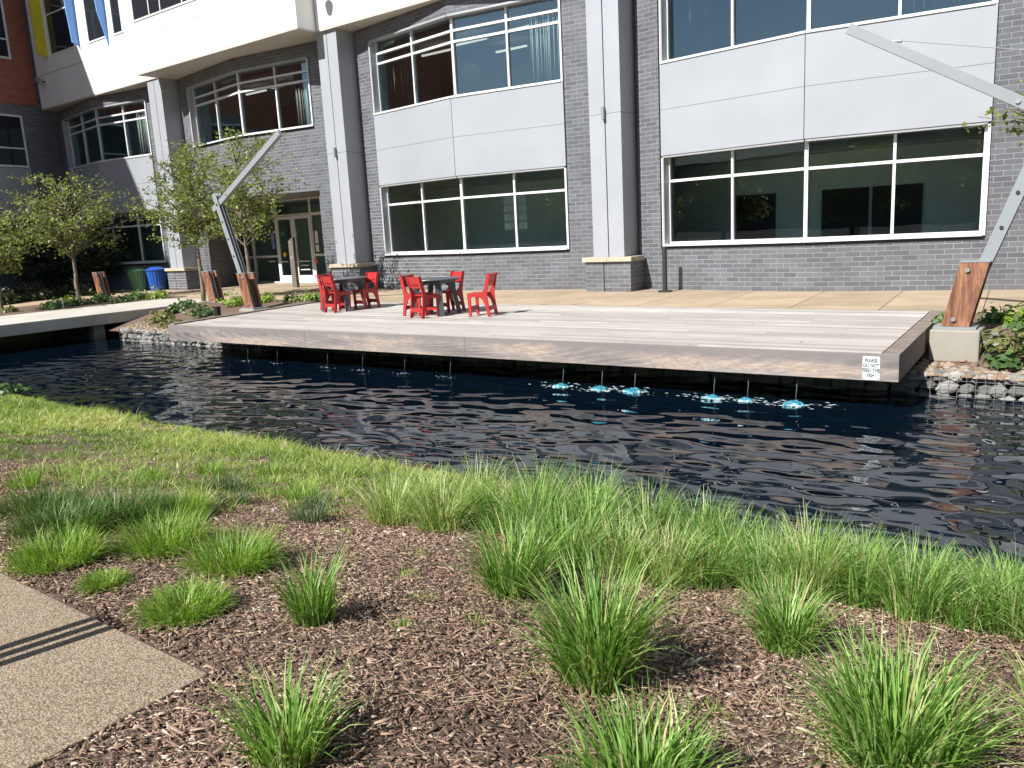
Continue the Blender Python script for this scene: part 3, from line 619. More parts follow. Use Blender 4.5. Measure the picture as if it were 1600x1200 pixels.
gabion(7.35, 13, -6.38, -.42, 'sunlit pale stone gabion right of the deck under the pebbles', 5)
gabion(-5.3, 7.3, -6.32, -.36, 'long gabion in deep shade under the deck', 6, .24)
gabion(-11.3, -5.35, -6.75, -.4, 'sunlit gabion left of the deck below the planted bank', 7)
gabion(-18, -12.6, -6.9, -.42, 'gabion in shade under the concrete footbridge', 8)
def pebbles(name, n, fx, fy, fz, smin, smax, m, seed, squash=.5):
    rs = np.random.RandomState(seed); base = np.array([(math.cos(a)*math.cos(e), math.sin(a)*math.cos(e), math.sin(e)) for e in (-.4, .45) for a in np.arange(6)*math.pi/3] + [(0, 0, 1)])
    fc = [(i, (i+1) % 6, 6+(i+1) % 6) for i in range(6)] + [(i, 6+(i+1) % 6, 6+i) for i in range(6)] + [(6+i, 6+(i+1) % 6, 12) for i in range(6)]
    V = []; F = []; Rn = []
    for k in range(n):
        x, y = fx(rs), fy(rs); s = rs.uniform(smin, smax); sc = np.array([s*rs.uniform(.7, 1.4), s*rs.uniform(.7, 1.2), s*squash]); a = rs.uniform(0, 6.3)
        p = base*sc*(1+rs.uniform(-.15, .15, (13, 1))); q = np.stack([p[:, 0]*math.cos(a)-p[:, 1]*math.sin(a), p[:, 0]*math.sin(a)+p[:, 1]*math.cos(a), p[:, 2]], 1) + (x, y, fz(x, y)+s*squash*.4)
        V.append(q); F.append(np.array(fc)+13*k); Rn.append(np.full(18, rs.rand()))
    return tag(np_mesh(name, np.concatenate(V), np.concatenate(F), m, None, np.concatenate(Rn), True), kind='stuff')
def gfar(x, y): return -.44 + .41*min(max((y+5.4)/.85, 0), 1)
o = pebbles('pebbles', 1500, lambda r: r.uniform(7.3, 11.5), lambda r: -6.36+abs(r.normal(0, .35)), gfar, .03, .07, M['pebble'], 3); tag(o, 'tan river pebbles along the top of the gabions', 'pebbles')
o = pebbles('pebbles', 700, lambda r: r.uniform(-11.5, -6.7), lambda r: -6.7+abs(r.normal(0, .3)), lambda x, y: -.42 + .3*min(max((y+6.7)/1.6, 0), 1), .03, .06, M['pebble'], 4); tag(o, 'brown stones at the foot of the left planted bank', 'pebbles')
b = MB(); 
prof = [(-6.75, -.45), (-6.2, -.3), (-5.2, -.06), (-3.4, .05), (-3.06, .02)]
for (y0, z0), (y1, z1) in zip(prof[:-1], prof[1:]): b.face([(-12.0, y0, z0), (-7.2, y0, z0), (-7.6, y1, z1), (-12.0, y1, z1)])
tag(b.build('planting_bank', M['mulch'], merge=True), kind='structure')
b = MB(); b.face([(-18.1, -9, .01), (-15.25, -9, .01), (-15.25, -2.3, .012), (-19.1, -2.0, .012), (-19.0, -5.2, .012)]); tag(b.build('planting_bed', M['mulch']), kind='structure')

# ---------------------------------------------------------------- footbridge
BG = thing('footbridge', 'pale concrete slab footbridge crossing the pond at left', 'bridge', (-13.6, -8, 0))
b = MB(); b.box(-1.65, 1.6, -8, 4.95, -.28, .012); b.build('bridge_slab', M['bridge'], BG, bevel=.015)
b = MB(); b.box(-1.5, -1.2, -7, 1.5, -1.3, -.281); b.box(1.15, 1.4, 1.0, 1.3, -1.3, -.281); b.build('pier', M['conc'], BG)

# ---------------------------------------------------------------- masts
def mast(name, label, x, y, sgn, full, base_z=.03, arm_tip=None):
    t = thing(name, label, 'post', (x, y, base_z), 0, 'leaning timber and steel posts'); t.scale = (1, 1, 1)
    sl = .42; hb = .86; w = .4
    for sy in (-.12, .12):
        b = MB(); b.prism([(-.17*1, 0), (.17, 0), (.17+sgn*sl*hb*.55, hb), (-.17+sgn*sl*hb*.55, hb)], lambda u, v, q: (u, q, v), sy-.03, sy+.03)
        b.build('timber_cladding', M['timber'], t, merge=True, bevel=.004)
        b = MB(); b.prism([(-.18+sgn*sl*hb*.55, hb), (.18+sgn*sl*hb*.55, hb), (.18+sgn*sl*hb*.55+sgn*.004, hb+.015), (-.18+sgn*sl*hb*.55, hb+.015)], lambda u, v, q: (u, q, v), sy-.035, sy+.035); b.build('steel_edge', M['steel'], t)
    for (u, v) in ((-sgn*.02, .1), (-sgn*.08+sgn*sl*hb*.55, hb-.1)):
        b = MB(); b.tube([(u, -.155, v), (u, -.18, v)], .03, 12); b.tube([(u, .151, v), (u, .17, v)], .03, 12); b.build('bolt', M['bolt'], t)
    b = MB(); b.box(-.26, .26, -.2, .2, -.028, 0); b.build('base_plate', M['steel'], t)
    if not full:
        b = MB(); a, c = Vector((sgn*.02, 0, 0)), Vector((sgn*(.02+sl*.55*hb), 0, hb)); b.beam(a, c, .17, .16); b.beam(a + Vector((0, 0, 0)), c, .24, .03, r=.5); b.build('steel_leg', M['dsteel'], t); return t
    el = Vector((sgn*.95, 0, 2.62)); top = el*1.1
    b = MB(); b.beam((0, 0, 0), top, .16, .012)
    for s2 in (-.08, .08): b.beam((sgn*0, s2, 0), top + Vector((0, s2, 0)), .15, .014)
    b.beam((0, -.0, 0), (0, 0, .01), .1, .1); o = b.build('steel_leg', M['steel'], t)
    b = MB(); 
    for k in (.45, .6, .75, .9): p = top*k; b.tube([p + Vector((0, -.1, 0)), p + Vector((0, -.086, 0))], .025, 10)
    b.build('bolt', M['bollard'], o)
    tip = Vector(arm_tip); d = (el-tip).normalized(); st = el + d*.3
    b = MB(); b.beam(st + Vector((0, .0, 0)), tip, .14, .1); o = b.build('steel_arm', M['steel'], t, bevel=.006)
    b = MB(); b.tube([el + Vector((0, -.1, 0)), el + Vector((0, .1, 0))], .035, 12); b.tube([el - d*.45 + Vector((0, -.07, 0)), el - d*.45 + Vector((0, .07, 0))], .03, 12); b.build('bolt', M['bolt'], o)
    return t
mast('leaning_post', 'leaning timber-clad steel post with long arm right of the deck', 7.72, -5.05, 1, True, .03, (-1.5, 0, 4.08))
mast('leaning_post', 'leaning timber-clad steel post with raised arm left of the deck', -8.1, -4.9, -1, True, .03, (1.72, 0, 4.08))
mast('leaning_post', 'short armless timber-clad post beside the slim tree trunk', -11.5, -3.7, -1, False, .03)
mast('leaning_post', 'short armless timber-clad post far left near the bins', -19.3, -3.0, -1, False, .03)
b = MB(); b.tube([(6.8, -5.05, 3.86), (9.3, -5.0, 3.25)], .006, 6); b.tube([(6.72, -5.05, 3.86), (6.9, -5.05, 3.83)], .022, 8); tag(b.build('cable', M['steel']), 'thin steel cable stretched above the right-hand arm', 'cable')
b = MB(); b.box(-.3, .3, -.3, .3, -.48, 0); o = b.build('concrete_block', M['conc'], bevel=.02); o.location = (7.74, -5.05, 0); tag(o, 'concrete footing block under the right leaning post', 'footing')
b = MB(); b.box(-.3, .3, -.25, .25, -.3, 0); o = b.build('concrete_block', M['conc'], bevel=.02); o.location = (-8.1, -4.9, 0.0); tag(o, 'low concrete footing under the left leaning post', 'footing')
for x, y, l in ((-11.5, -3.7, 'low concrete footing under the short post by the tree'), (-19.3, -3.0, 'low concrete footing under the short post near the bins')):
    b = MB(); b.box(-.28, .28, -.25, .25, -.3, 0); o = b.build('concrete_block', M['conc'], bevel=.02); o.location = (x, y, .0); tag(o, l, 'footing')
t = thing('floodlight', 'small grey floodlight beside the right concrete block', 'floodlight', (8.15, -5.15, -.12))
b = MB(); b.box(-.1, .02, -.06, .06, -.06, .06); b.tube([(.03, 0, -.06), (.03, 0, .1)], .02); b.build('housing', M['steel'], t); b = MB(); b.box(.04, .14, -.07, .07, -.04, .08); b.build('lamp_head', M['bolt'], t); b = MB(); b.tube([(-.02, 0, -.06), (-.05, 0, -.3)], .01); b.build('stem', M['bollard'], t)

# ---------------------------------------------------------------- furniture
def chair():
    t = thing('chair', '', 'chair', (0, 0, 0), 0, 'red chairs on the deck')
    side = [(.165, 0), (.22, 0), (.235, .45), (-.03, .45), (-.08, .468), (-.115, .52), (-.2, .83), (-.265, .83), (-.195, .52), (-.178, .43), (-.195, .25), (-.235, 0), (-.175, 0), (-.13, .22), (-.09, .315), (-.04, .365), (.02, .38), (.15, .38), (.168, .36)]
    for y in (-.205, .175):
        b = MB(); b.prism(side, lambda u, v, w: (u, w, v), y, y+.03); b.build('side_frame', M['red'], t, merge=True)
    b = MB(); b.box(-.1, .245, -.174, .174, .428, .452); b.box(-.1, .2, -.174, .174, .36, .427) if False else None; b.build('seat', M['red'], t)
    def bk(z): return -.13 - (z-.5)*.30
    b = MB(); 
    P = lambda y0, y1, z0, z1: [(bk(z0)-.03, y0, z0), (bk(z0), y0, z0), (bk(z0), y1, z0), (bk(z0)-.03, y1, z0), (bk(z1)-.03, y0, z1), (bk(z1), y0, z1), (bk(z1), y1, z1), (bk(z1)-.03, y1, z1)]
    b.hexa(P(-.174, .174, .67, .815)); b.hexa(P(-.174, .174, .59, .625))
    ys = [-.174, -.1, -.06, -.02, .02, .06, .1, .174]
    for i in range(0, 8, 2): b.hexa(P(ys[i], ys[i+1], .6255, .6695))
    b.build('backrest', M['red'], t, merge=False)
    for x in (.185, -.2):
        b = MB(); arc = [(-.174, .1), (-.1, .125), (.1, .125), (.174, .1), (.174, .2), (-.174, .2)]; b.prism(arc, lambda u, v, w: (w, u, v), x-.013, x+.013); b.build('stretcher', M['red'], t, merge=True)
    return t
spots = [(-.5, -5.1, 196, 'red chair standing alone on the right, facing the table'), (-1.6, -5.58, 80, 'red chair with its back to the water at the right-hand table'), (-2.08, -5.28, 6, 'red chair on the left side of the right-hand table'),
         (-1.78, -4.58, 256, 'red chair on the building side of the right-hand table'), (-4.72, -5.1, 83, 'red chair with its back to the water at the left-hand table'), (-5.3, -4.72, 4, 'red chair on the left side of the left-hand table'), (-4.55, -4.35, 262, 'red chair on the building side of the left-hand table')]
c0 = chair()
for i, (x, y, a, l) in enumerate(spots):
    if i == 0: c0.location = (x, y, 0); c0.rotation_euler = (0, 0, R(a)); c0['label'] = l
    else: dup(c0, (x, y, 0), R(a), l)
def table():
    t = thing('table', '', 'table', (0, 0, 0), 0, 'round grey tables on the deck')
    b = MB(); b.lathe([(.3, .70), (.55, .712), (.56, .725), (.555, .735), (.01, .737)], 48); b.build('table_top', M['slate'], t)
    for k in range(4):
        a = R(45+90*k); ca, sa = math.cos(a), math.sin(a); b = MB()
        prof = [(.46, 0), (.53, 0), (.42, .55), (.4, .7), (.05, .7), (.05, .64), (.2, .62), (.3, .56), (.36, .42)]
        b.prism(prof, lambda u, v, w: (u*ca - w*sa, u*sa + w*ca, v), -.05, .05); b.build('leg', M['slate'], t, merge=True)
    for k in range(4):
        a = R(90*k); ca, sa = math.cos(a), math.sin(a); b = MB(); prof = [(-.3, .7), (-.3, .5), (-.27, .58), (-.2, .635), (0, .655), (.2, .635), (.27, .58), (.3, .5), (.3, .7)]
        b.prism(prof, lambda u, v, w: (w*ca - u*sa, w*sa + u*ca, v), .3, .325); b.build('apron', M['slate'], t, merge=True)
    return t
t0 = table(); t0.location = (-1.72, -5.12, 0); t0.rotation_euler = (0, 0, R(10)); t0['label'] = 'round slate grey table among four chairs, the right-hand one'
dup(t0, (-4.9, -4.72, 0), R(10), 'round slate grey table among three chairs, the left-hand one')
# bollard, push-button post, bins, stakes
t = thing('bollard', 'slim black bollard with round foot by the right-hand window', 'bollard', (.93, -.02, 0))
b = MB(); b.lathe([(.03, 0), (.17, 0), (.17, .03), (.15, .04), (.03, .045)], 24); b.build('base_plate', M['bollard'], t); b = MB(); b.tube([(0, 0, .04), (0, 0, 1.05)], .055, 16); b.build('pole', M['bollard'], t)
t = thing('door_opener_post', 'brown square post with slanted top before the glass doors', 'post', (-14.0, 1.18, 0))
b = MB(); b.prism([(-.12, 0), (.12, 0), (.12, 1.76), (-.12, 1.62)], lambda u, v, w: (u, w, v), -.06, .06); b.build('post_body', M['post'], t, merge=True); b = MB(); b.tube([(0, -.07, 1.05), (0, -.06, 1.05)], .06, 14); b.build('push_plate', M['steel'], t)
for x, y, m, l in ((-21.55, -.45, 'bin_g', 'green fluted litter bin beside the blue one'), (-20.95, -.02, 'bin_b', 'blue fluted litter bin by the first column')):
    t = thing('litter_bin', l, 'bin', (x, y, 0), 0, 'litter bins by the column'); b = MB(); b.lathe([(.27, 0), (.28, .03), (.37, .72), (.385, .78)], 40, (0, 0), -.06); b.build('bin_body', M[m], t)
    b = MB(); b.lathe([(.395, .78), (.4, .81), (.25, .88), (.16, .91), (.15, .9)], 24); b.build('lid', M[m], t, smooth=False)
t = thing('path_light', 'short black stake light at the left corner of the deck', 'stake light', (-7.95, -6.05, -.28)); b = MB(); b.box(-.06, .06, -.05, .05, 0, .42); b.build('stake', M['pipe'], t); b = MB(); b.box(-.075, .075, -.06, .06, .42, .45); b.build('lamp_cap', M['pipe'], t)
o = MB(); o.box(-.03, .03, -.01, .01, 0, .3); q = o.build('plant_label', M['paper']); q.location = (-15.9, -6.0, 0); tag(q, 'white plant marker in the left planting bed', 'plant marker')
o = MB(); o.box(0, .35, -.03, 0, -.13, .13); q = o.build('utility_box', M['reveal']); q.location = (-19.0, 1.36, .5); q.rotation_euler = (0, 0, R(-61)); tag(q, 'grey utility box on the dark entrance wall', 'utility box')
# unseen upright tubes, added to cast the striped shadow on the path
t = thing('shadow_tubes', 'unseen triple tube posts added to cast a shadow on the path', 'shadow caster', (5.62, -16.95, 0))
for k in (-.08, 0, .08):
    b = MB(); b.tube([(k, -.05*k, 0), (k, -.05*k, 1.03)], .027, 10); b.build('post', M['bollard'], t)
b = MB(); b.box(-.2, .12, -.04, .04, .0, .03); b.build('base_plate', M['bollard'], t)

# ---------------------------------------------------------------- fountain jets
JX = [(6.33, 1), (5.72, .8), (5.27, .9), (4.12, 1.1), (3.6, .95), (2.95, .9), (.8, .35), (-.2, .25), (-1.2, .25), (-2.1, .2), (-3.5, .15), (-4.4, .15)]
nm = ['rightmost', 'second from right', 'third from right', 'fourth from right', 'fifth from right', 'sixth from right', 'seventh from right', 'eighth from right', 'ninth from right', 'tenth from right', 'eleventh from right', 'leftmost']
rs = random.Random(9)
for (x, s), n in zip(JX, nm):
    y = -7.62 + (x-6.3)*.03
    t = thing('fountain_jet', ('blue foaming water jet under the deck edge, ' if s > .5 else 'faint white trickle splashing under the deck edge, ') + n, 'water jet', (x, y+.05, WATER), 0, 'water jets under the deck edge')
    b = MB(); b.tube([(0, .1, .42), (.005, .08, .2), (0, .05, 0)], .003 + .003*s, 6); b.build('stream', M['stream'], t, smooth=True)
    if s > .5:
        b = MB(); n1 = 22; rings = []; ph = [rs.uniform(0, 6) for _ in range(4)]
        for rr, z in ((.165, -.012), (.155, .012), (.13, .03), (.1, .045), (.065, .056), (.03, .06), (.006, .062)):
            ring = []
            for k in range(n1):
                a = 2*math.pi*k/n1; q = 1 + .16*math.sin(3*a+ph[0]) + .12*math.sin(5*a+ph[1]+rr*30) + rs.uniform(-.12, .12)
                ring.append((s*.8*rr*q*math.cos(a), s*.65*rr*q*math.sin(a), s*.72*z*(1+.35*math.sin(4*a+ph[2]+rr*50)+rs.uniform(-.3, .3))*.85+.004))
            rings.append(ring)
        for i in range(6):
            for k in range(n1): b.face([rings[i][k], rings[i][(k+1) % n1], rings[i+1][(k+1) % n1], rings[i+1][k]], None, rs.random()*(.6 if i > 1 else 1.2))
        b.build('foam', M['foam'], t, smooth=True)
    b = MB()
    for k in range(int(46*s)+9):
        a = rs.uniform(0, 6.28); d = (.08 + .36*rs.random()**1.8)*max(.4, s); w = rs.uniform(.005, .03)*max(.5, s); cx, cy = d*1.5*math.cos(a), d*.6*math.sin(a)
        b.face([(cx-w*1.6, cy, .006), (cx, cy-w*.5, .012), (cx+w*1.6, cy, .006), (cx, cy+w*.5, .012)])
    tag(b.build('splash', M['foamw'], t), kind='stuff')

# ---------------------------------------------------------------- grasses
def blades(rs, n, r0, h, spread, curl, width, seg=4, up=.5):
    """arching blades from a tuft of radius r0; returns V, F, rnd"""
    az = rs.uniform(0, 2*np.pi, n); rr = r0*np.sqrt(rs.rand(n)); base = np.stack([rr*np.cos(az), rr*np.sin(az), np.full(n, -.02)], 1)
    az2 = az + rs.normal(0, .6, n); L = h*rs.uniform(.55, 1.12, n); tilt = np.clip(np.abs(rs.normal(spread*.55, spread*.45, n)), 0, 1.25)
    V = np.zeros((n, seg+1, 2, 3)); p = base.copy(); th = tilt*.55; w = width*rs.uniform(.6, 1.25, n); dirh = np.stack([np.cos(az2), np.sin(az2), np.zeros(n)], 1); side = np.stack([-np.sin(az2), np.cos(az2), np.zeros(n)], 1)
    tw = rs.uniform(-.9, .9, n); side = side*np.cos(tw)[:, None] + dirh*np.sin(tw)[:, None]
    for k in range(seg+1):
        q = (1 - (k/seg)**1.6)*w/2 + .0004
        V[:, k, 0] = p - side*q[:, None]; V[:, k, 1] = p + side*q[:, None]
        d = dirh*np.sin(th)[:, None]; d[:, 2] += np.cos(th); p = p + d*(L/seg)[:, None]; th = th + (tilt*.5 + curl*rs.uniform(.3, 1.3, n))*(1/seg)*2*(.4+.6*k/seg)
    F = []
    idx = np.arange(n)[:, None]*(seg+1)*2
    for k in range(seg): F.append(np.concatenate([idx+2*k, idx+2*k+1, idx+2*k+3, idx+2*k+2], 1))
    F = np.stack(F, 1).reshape(-1, 4); rn = np.clip(rs.beta(2, 2, n), 0, .93); dead = rs.rand(n) < .06; rn[dead] = 1.0
    return V.reshape(-1, 3), F, np.repeat(rn, seg)
SEED = [100]
def clump(x, y, h, r, n, spread, curl, width, mat, label, group, dead=.15, z=None):
    SEED[0] += 1; rs = np.random.RandomState(SEED[0]); V, F, rn = blades(rs, n, r, h, spread, curl, width)
    parts = [(V, F, rn)]
    if dead:
        V2, F2, r2_ = blades(rs, int(n*dead), r*1.05, h*.45, spread*1.5, curl, width*.8, 4); parts.append((V2, F2+len(V), np.full(len(F2), 1.0)))
    o = np_mesh('grass_clump', np.concatenate([p[0] for p in parts]), np.concatenate([p[1] for p in parts]), mat, None, np.concatenate([p[2] for p in parts]))
    o.location = (x, y, gz(y) if z is None else z); return tag(o, label, 'grass clump', group)
rv = random.Random(8)
GM, GT, GB = 'low mounded sedge clumps by the path', 'tall grass clumps in the mulch', 'tall grass row along the bank'
# mounds: x, y, height, radius
for x, y, h, r, m, l in ((5.05, -15.12, .33, .17, 'g_mound', 'big bright green mound behind the two mounds nearest the path'), (5.62, -15.05, .3, .16, 'g_mound', 'bright green mound farthest right of the low mounds'), (4.85, -15.62, .26, .16, 'g_mound', 'low bright mound touching the path at its far left'),
        (6.06, -15.6, .2, .13, 'g_mound', 'low round mound close to the path corner'), (5.42, -15.66, .13, .07, 'g_mound', 'tiny mound at the path edge between two bigger ones'), (4.3, -15.35, .32, .2, 'g_dark', 'dark green mound at the left edge of the photo'), (4.2, -14.95, .32, .2, 'g_dark', 'dark mound just behind the left-edge mound'), (3.7, -15.2, .3, .2, 'g_dark', 'dark mound half cut by the left edge'), (4.35, -14.6, .26, .13, 'g_mound', 'upright green tuft behind the dark mounds')):
    clump(x, y, h*.74, r*1.25, 1500, 1.4, .8, .0052, M[m], l, GM, .1)
for x, y, h, r, n, sp, w, m, l in ((6.6, -15.3, .42, .075, 150, .6, .011, 'g_tall', 'narrow tuft with brown stems standing in bare mulch'), (7.36, -16.03, .37, .1, 210, .8, .011, 'g_tall', 'tuft at the bottom edge right of the path corner'),
        (7.9, -14.98, .6, .13, 420, .8, .012, 'g_tall', 'large lone tuft in the middle of the mulch'), (7.03, -14.35, .5, .15, 380, .85, .011, 'g_tall', 'deep green tuft in front of the bank row at centre'), (8.36, -14.12, .39, .12, 330, .75, .011, 'g_tall', 'deep green tuft in mulch before the right bank row'),
        (8.96, -14.88, .47, .17, 560, .95, .0125, 'g_tall', 'largest tuft, bright green, at bottom right'), (8.4, -15.58, .33, .15, 360, .85, .012, 'g_tall', 'tuft cut by the bottom edge at centre right'), (9.45, -14.35, .42, .14, 260, .9, .012, 'g_pale', 'pale tuft cut by the right edge')):
    clump(x, y, h*rv.uniform(.86, .96), r*rv.uniform(.85, 1.1), int(n*1.35), sp*rv.uniform(.72, .98), rv.uniform(.6, 1.0), w*.92, M[m], l, GT, rv.uniform(.2, .4))
row = [(5.5, -13.7, .46, 'g_pale'), (5.85, -13.6, .52, 'g_pale'), (6.15, -13.35, .52, 'g_tall'), (6.55, -13.5, .52, 'g_tall'), (6.85, -13.3, .55, 'g_tall'), (6.98, -13.75, .5, 'g_tall'), (7.28, -13.7, .48, 'g_pale'), (7.5, -13.62, .46, 'g_pale'), (7.72, -13.5, .45, 'g_tall'), (7.98, -13.35, .46, 'g_tall'), (8.22, -13.3, .5, 'g_pale'), (8.45, -13.22, .5, 'g_tall'), (8.72, -13.25, .46, 'g_tall'), (8.92, -13.2, .48, 'g_tall'), (9.15, -13.15, .48, 'g_tall'),
       (5.2, -13.1, .4, 'g_pale'), (5.6, -12.9, .45, 'g_pale'), (6.1, -12.8, .5, 'g_tall'), (6.5, -12.75, .5, 'g_tall'), (6.95, -12.75, .5, 'g_tall'), (7.35, -12.75, .42, 'g_tall'), (7.6, -12.85, .44, 'g_tall'), (8.0, -12.75, .36, 'g_tall'), (8.35, -12.7, .34, 'g_tall'), (8.7, -12.6, .3, 'g_tall'), (9.05, -12.6, .3, 'g_tall'), (9.4, -12.9, .4, 'g_tall'), (9.35, -13.3, .45, 'g_tall')]
od = ['first', 'second', 'third', 'fourth', 'fifth', 'sixth', 'seventh', 'eighth', 'ninth', 'tenth', 'eleventh', 'twelfth', 'thirteenth', 'fourteenth', 'fifteenth']
for k, (x, y, h, m) in enumerate(row):
    front = k < 15; q = od[k] if front else od[k-15]
    clump(x, y, h*rv.uniform(.78, 1.0), rv.uniform(.11, .17), 380, rv.uniform(.6, .95), rv.uniform(.6, 1.1), .0078, M[m], '%s grass clump, %s from left in the %s of the bank' % ('pale' if m == 'g_pale' else 'green', q, 'front row' if front else 'row nearest the water'), GB, .18)
for x, y, h, m, l in ((3.07, -14.08, .16, 'g_mound', 'small green tuft at left in the thin lawn'), (3.87, -13.95, .2, 'g_blue', 'grey-green tuft in lawn left of centre'), (3.15, -13.6, .17, 'g_mound', 'green tuft farther back in the lawn'), (5.1, -14.1, .17, 'g_blue', 'dull blue-grey tuft at the lawn edge before the bank row'), (4.5, -13.7, .17, 'g_mound', 'green tuft beside the dull blue-grey one'), (3.5, -13.25, .16, 'g_mound', 'tuft in the lawn nearest the water'), (2.79, -14.95, .2, 'g_mound', 'small tuft by the left edge above the dark mounds'), (4.3, -14.15, .15, 'g_blue', 'low dull tuft behind the large bright mound'), (4.85, -13.85, .17, 'g_blue', 'second dull tuft behind the blue-grey one')):
    clump(x, y, h, .11, 220, .9, .5, .006, M[m], l, 'small tufts in the lawn', .25)
for x, y, r, l in ((6.45, -14.55, .07, 'tiny green weed sprig left of the centre tufts in bare mulch'), (6.75, -14.75, .06, 'tiny green weed sprig between the narrow tuft and the large lone tuft'), (7.15, -14.85, .06, 'tiny weed sprig beside the base of the large lone tuft'), (5.5, -14.2, .08, 'small yellow-green sprig before the pale bank clumps'), (5.15, -14.45, .07, 'small yellow-green sprig at the left of the bare mulch'), (8.35, -14.95, .05, 'tiny sprig alone in mulch left of the largest tuft'), (6.2, -14.2, .06, 'tiny sprig below the second pale bank clump'), (6.95, -15.1, .05, 'tiny sprig in mulch right of the narrow tuft'), (4.9, -15.0, .06, 'tiny sprig between the bright mounds'), (3.6, -14.5, .08, 'small sprig left of the upright green tuft')):
    clump(x, y, .07, r, 90, 1.2, .8, .004, M['g_mound'], l, 'weed sprigs in the mulch', .3)
# lawn
def lawn():
    rs = np.random.RandomState(77); ph = rs.uniform(0, 6.28, (3, 14)); fr = rs.normal(0, 1, (2, 14))*np.geomspace(1.2, 7, 14)
    def field(k, x, y): return sum(np.sin(x*fr[0, i]+y*fr[1, i]+ph[k, i])*(1.0 if i < 7 else .6) for i in range(14))/3.0
    T = 16000; tx = rs.uniform(-9, 6.0, T); ty = rs.uniform(-15.3, -11.7, T)
    lim = np.where(tx < 2.2, -15.15, -15.15 + (tx-2.2)*.52); f0 = field(0, tx, ty)
    pr = np.clip((ty - lim + f0*.5)/.95, 0, 1)*np.clip(.95+.3*f0, .5, 1); k = rs.rand(T) < pr; tx, ty, f0 = tx[k], ty[k], f0[k]; T = len(tx)
    th = rs.gamma(6, .0125, T)*(1+.3*np.clip(f0, -1, 1.3)); tr = rs.uniform(.02, .075, T); tc = np.clip(rs.beta(2, 2, T)*.62 + .17*field(1, tx, ty) + .06 + np.clip((ty+12.7)*.25, 0, .15), 0, .95); ts = rs.uniform(.25, .8, T)
    nb = 16; n = T*nb; ii = np.repeat(np.arange(T), nb); az = rs.uniform(0, 6.283, n); rad = tr[ii]*np.sqrt(rs.rand(n)); x = tx[ii] + rad*np.cos(az); y = ty[ii] + rad*np.sin(az)
    far = np.clip(2-x, 0, 8); h = th[ii]*rs.uniform(.55, 1.15, n); w = rs.uniform(.0018, .0036, n)*(1+far*.12); az = az + rs.normal(0, .7, n); tilt = np.clip(rs.normal(.25, .2, n) + ts[ii]*rad/tr[ii], 0, 1.3)
    z = np.array([gz(v) for v in y]) - .006; b0 = np.stack([x, y, z], 1); fa = rs.uniform(0, 6.283, n); sd = np.stack([np.cos(fa), np.sin(fa), 0*az], 1)*w[:, None]; dr = np.stack([np.cos(az)*np.sin(tilt), np.sin(az)*np.sin(tilt), np.cos(tilt)], 1)*h[:, None]
    mid = b0 + dr*.55; tip = b0 + dr + np.stack([np.cos(az), np.sin(az), 0*az-.3], 1)*(h*.35)[:, None]
    V = np.stack([b0-sd, b0+sd, mid+sd*.7, mid-sd*.7, tip], 1).reshape(-1, 3); i = np.arange(n)[:, None]*5
    F = np.concatenate([np.concatenate([i, i+1, i+2], 1), np.concatenate([i, i+2, i+3], 1), np.concatenate([i+3, i+2, i+4], 1)])
    c = np.clip(tc[ii] + rs.normal(0, .13, n), 0, 1); c[rs.rand(n) < .1] = .95
    return tag(np_mesh('lawn', V, F, M['lawn'], None, np.concatenate([c, c, c])), 'short patchy lawn on the near bank', 'grass', kind='stuff')
lawn()
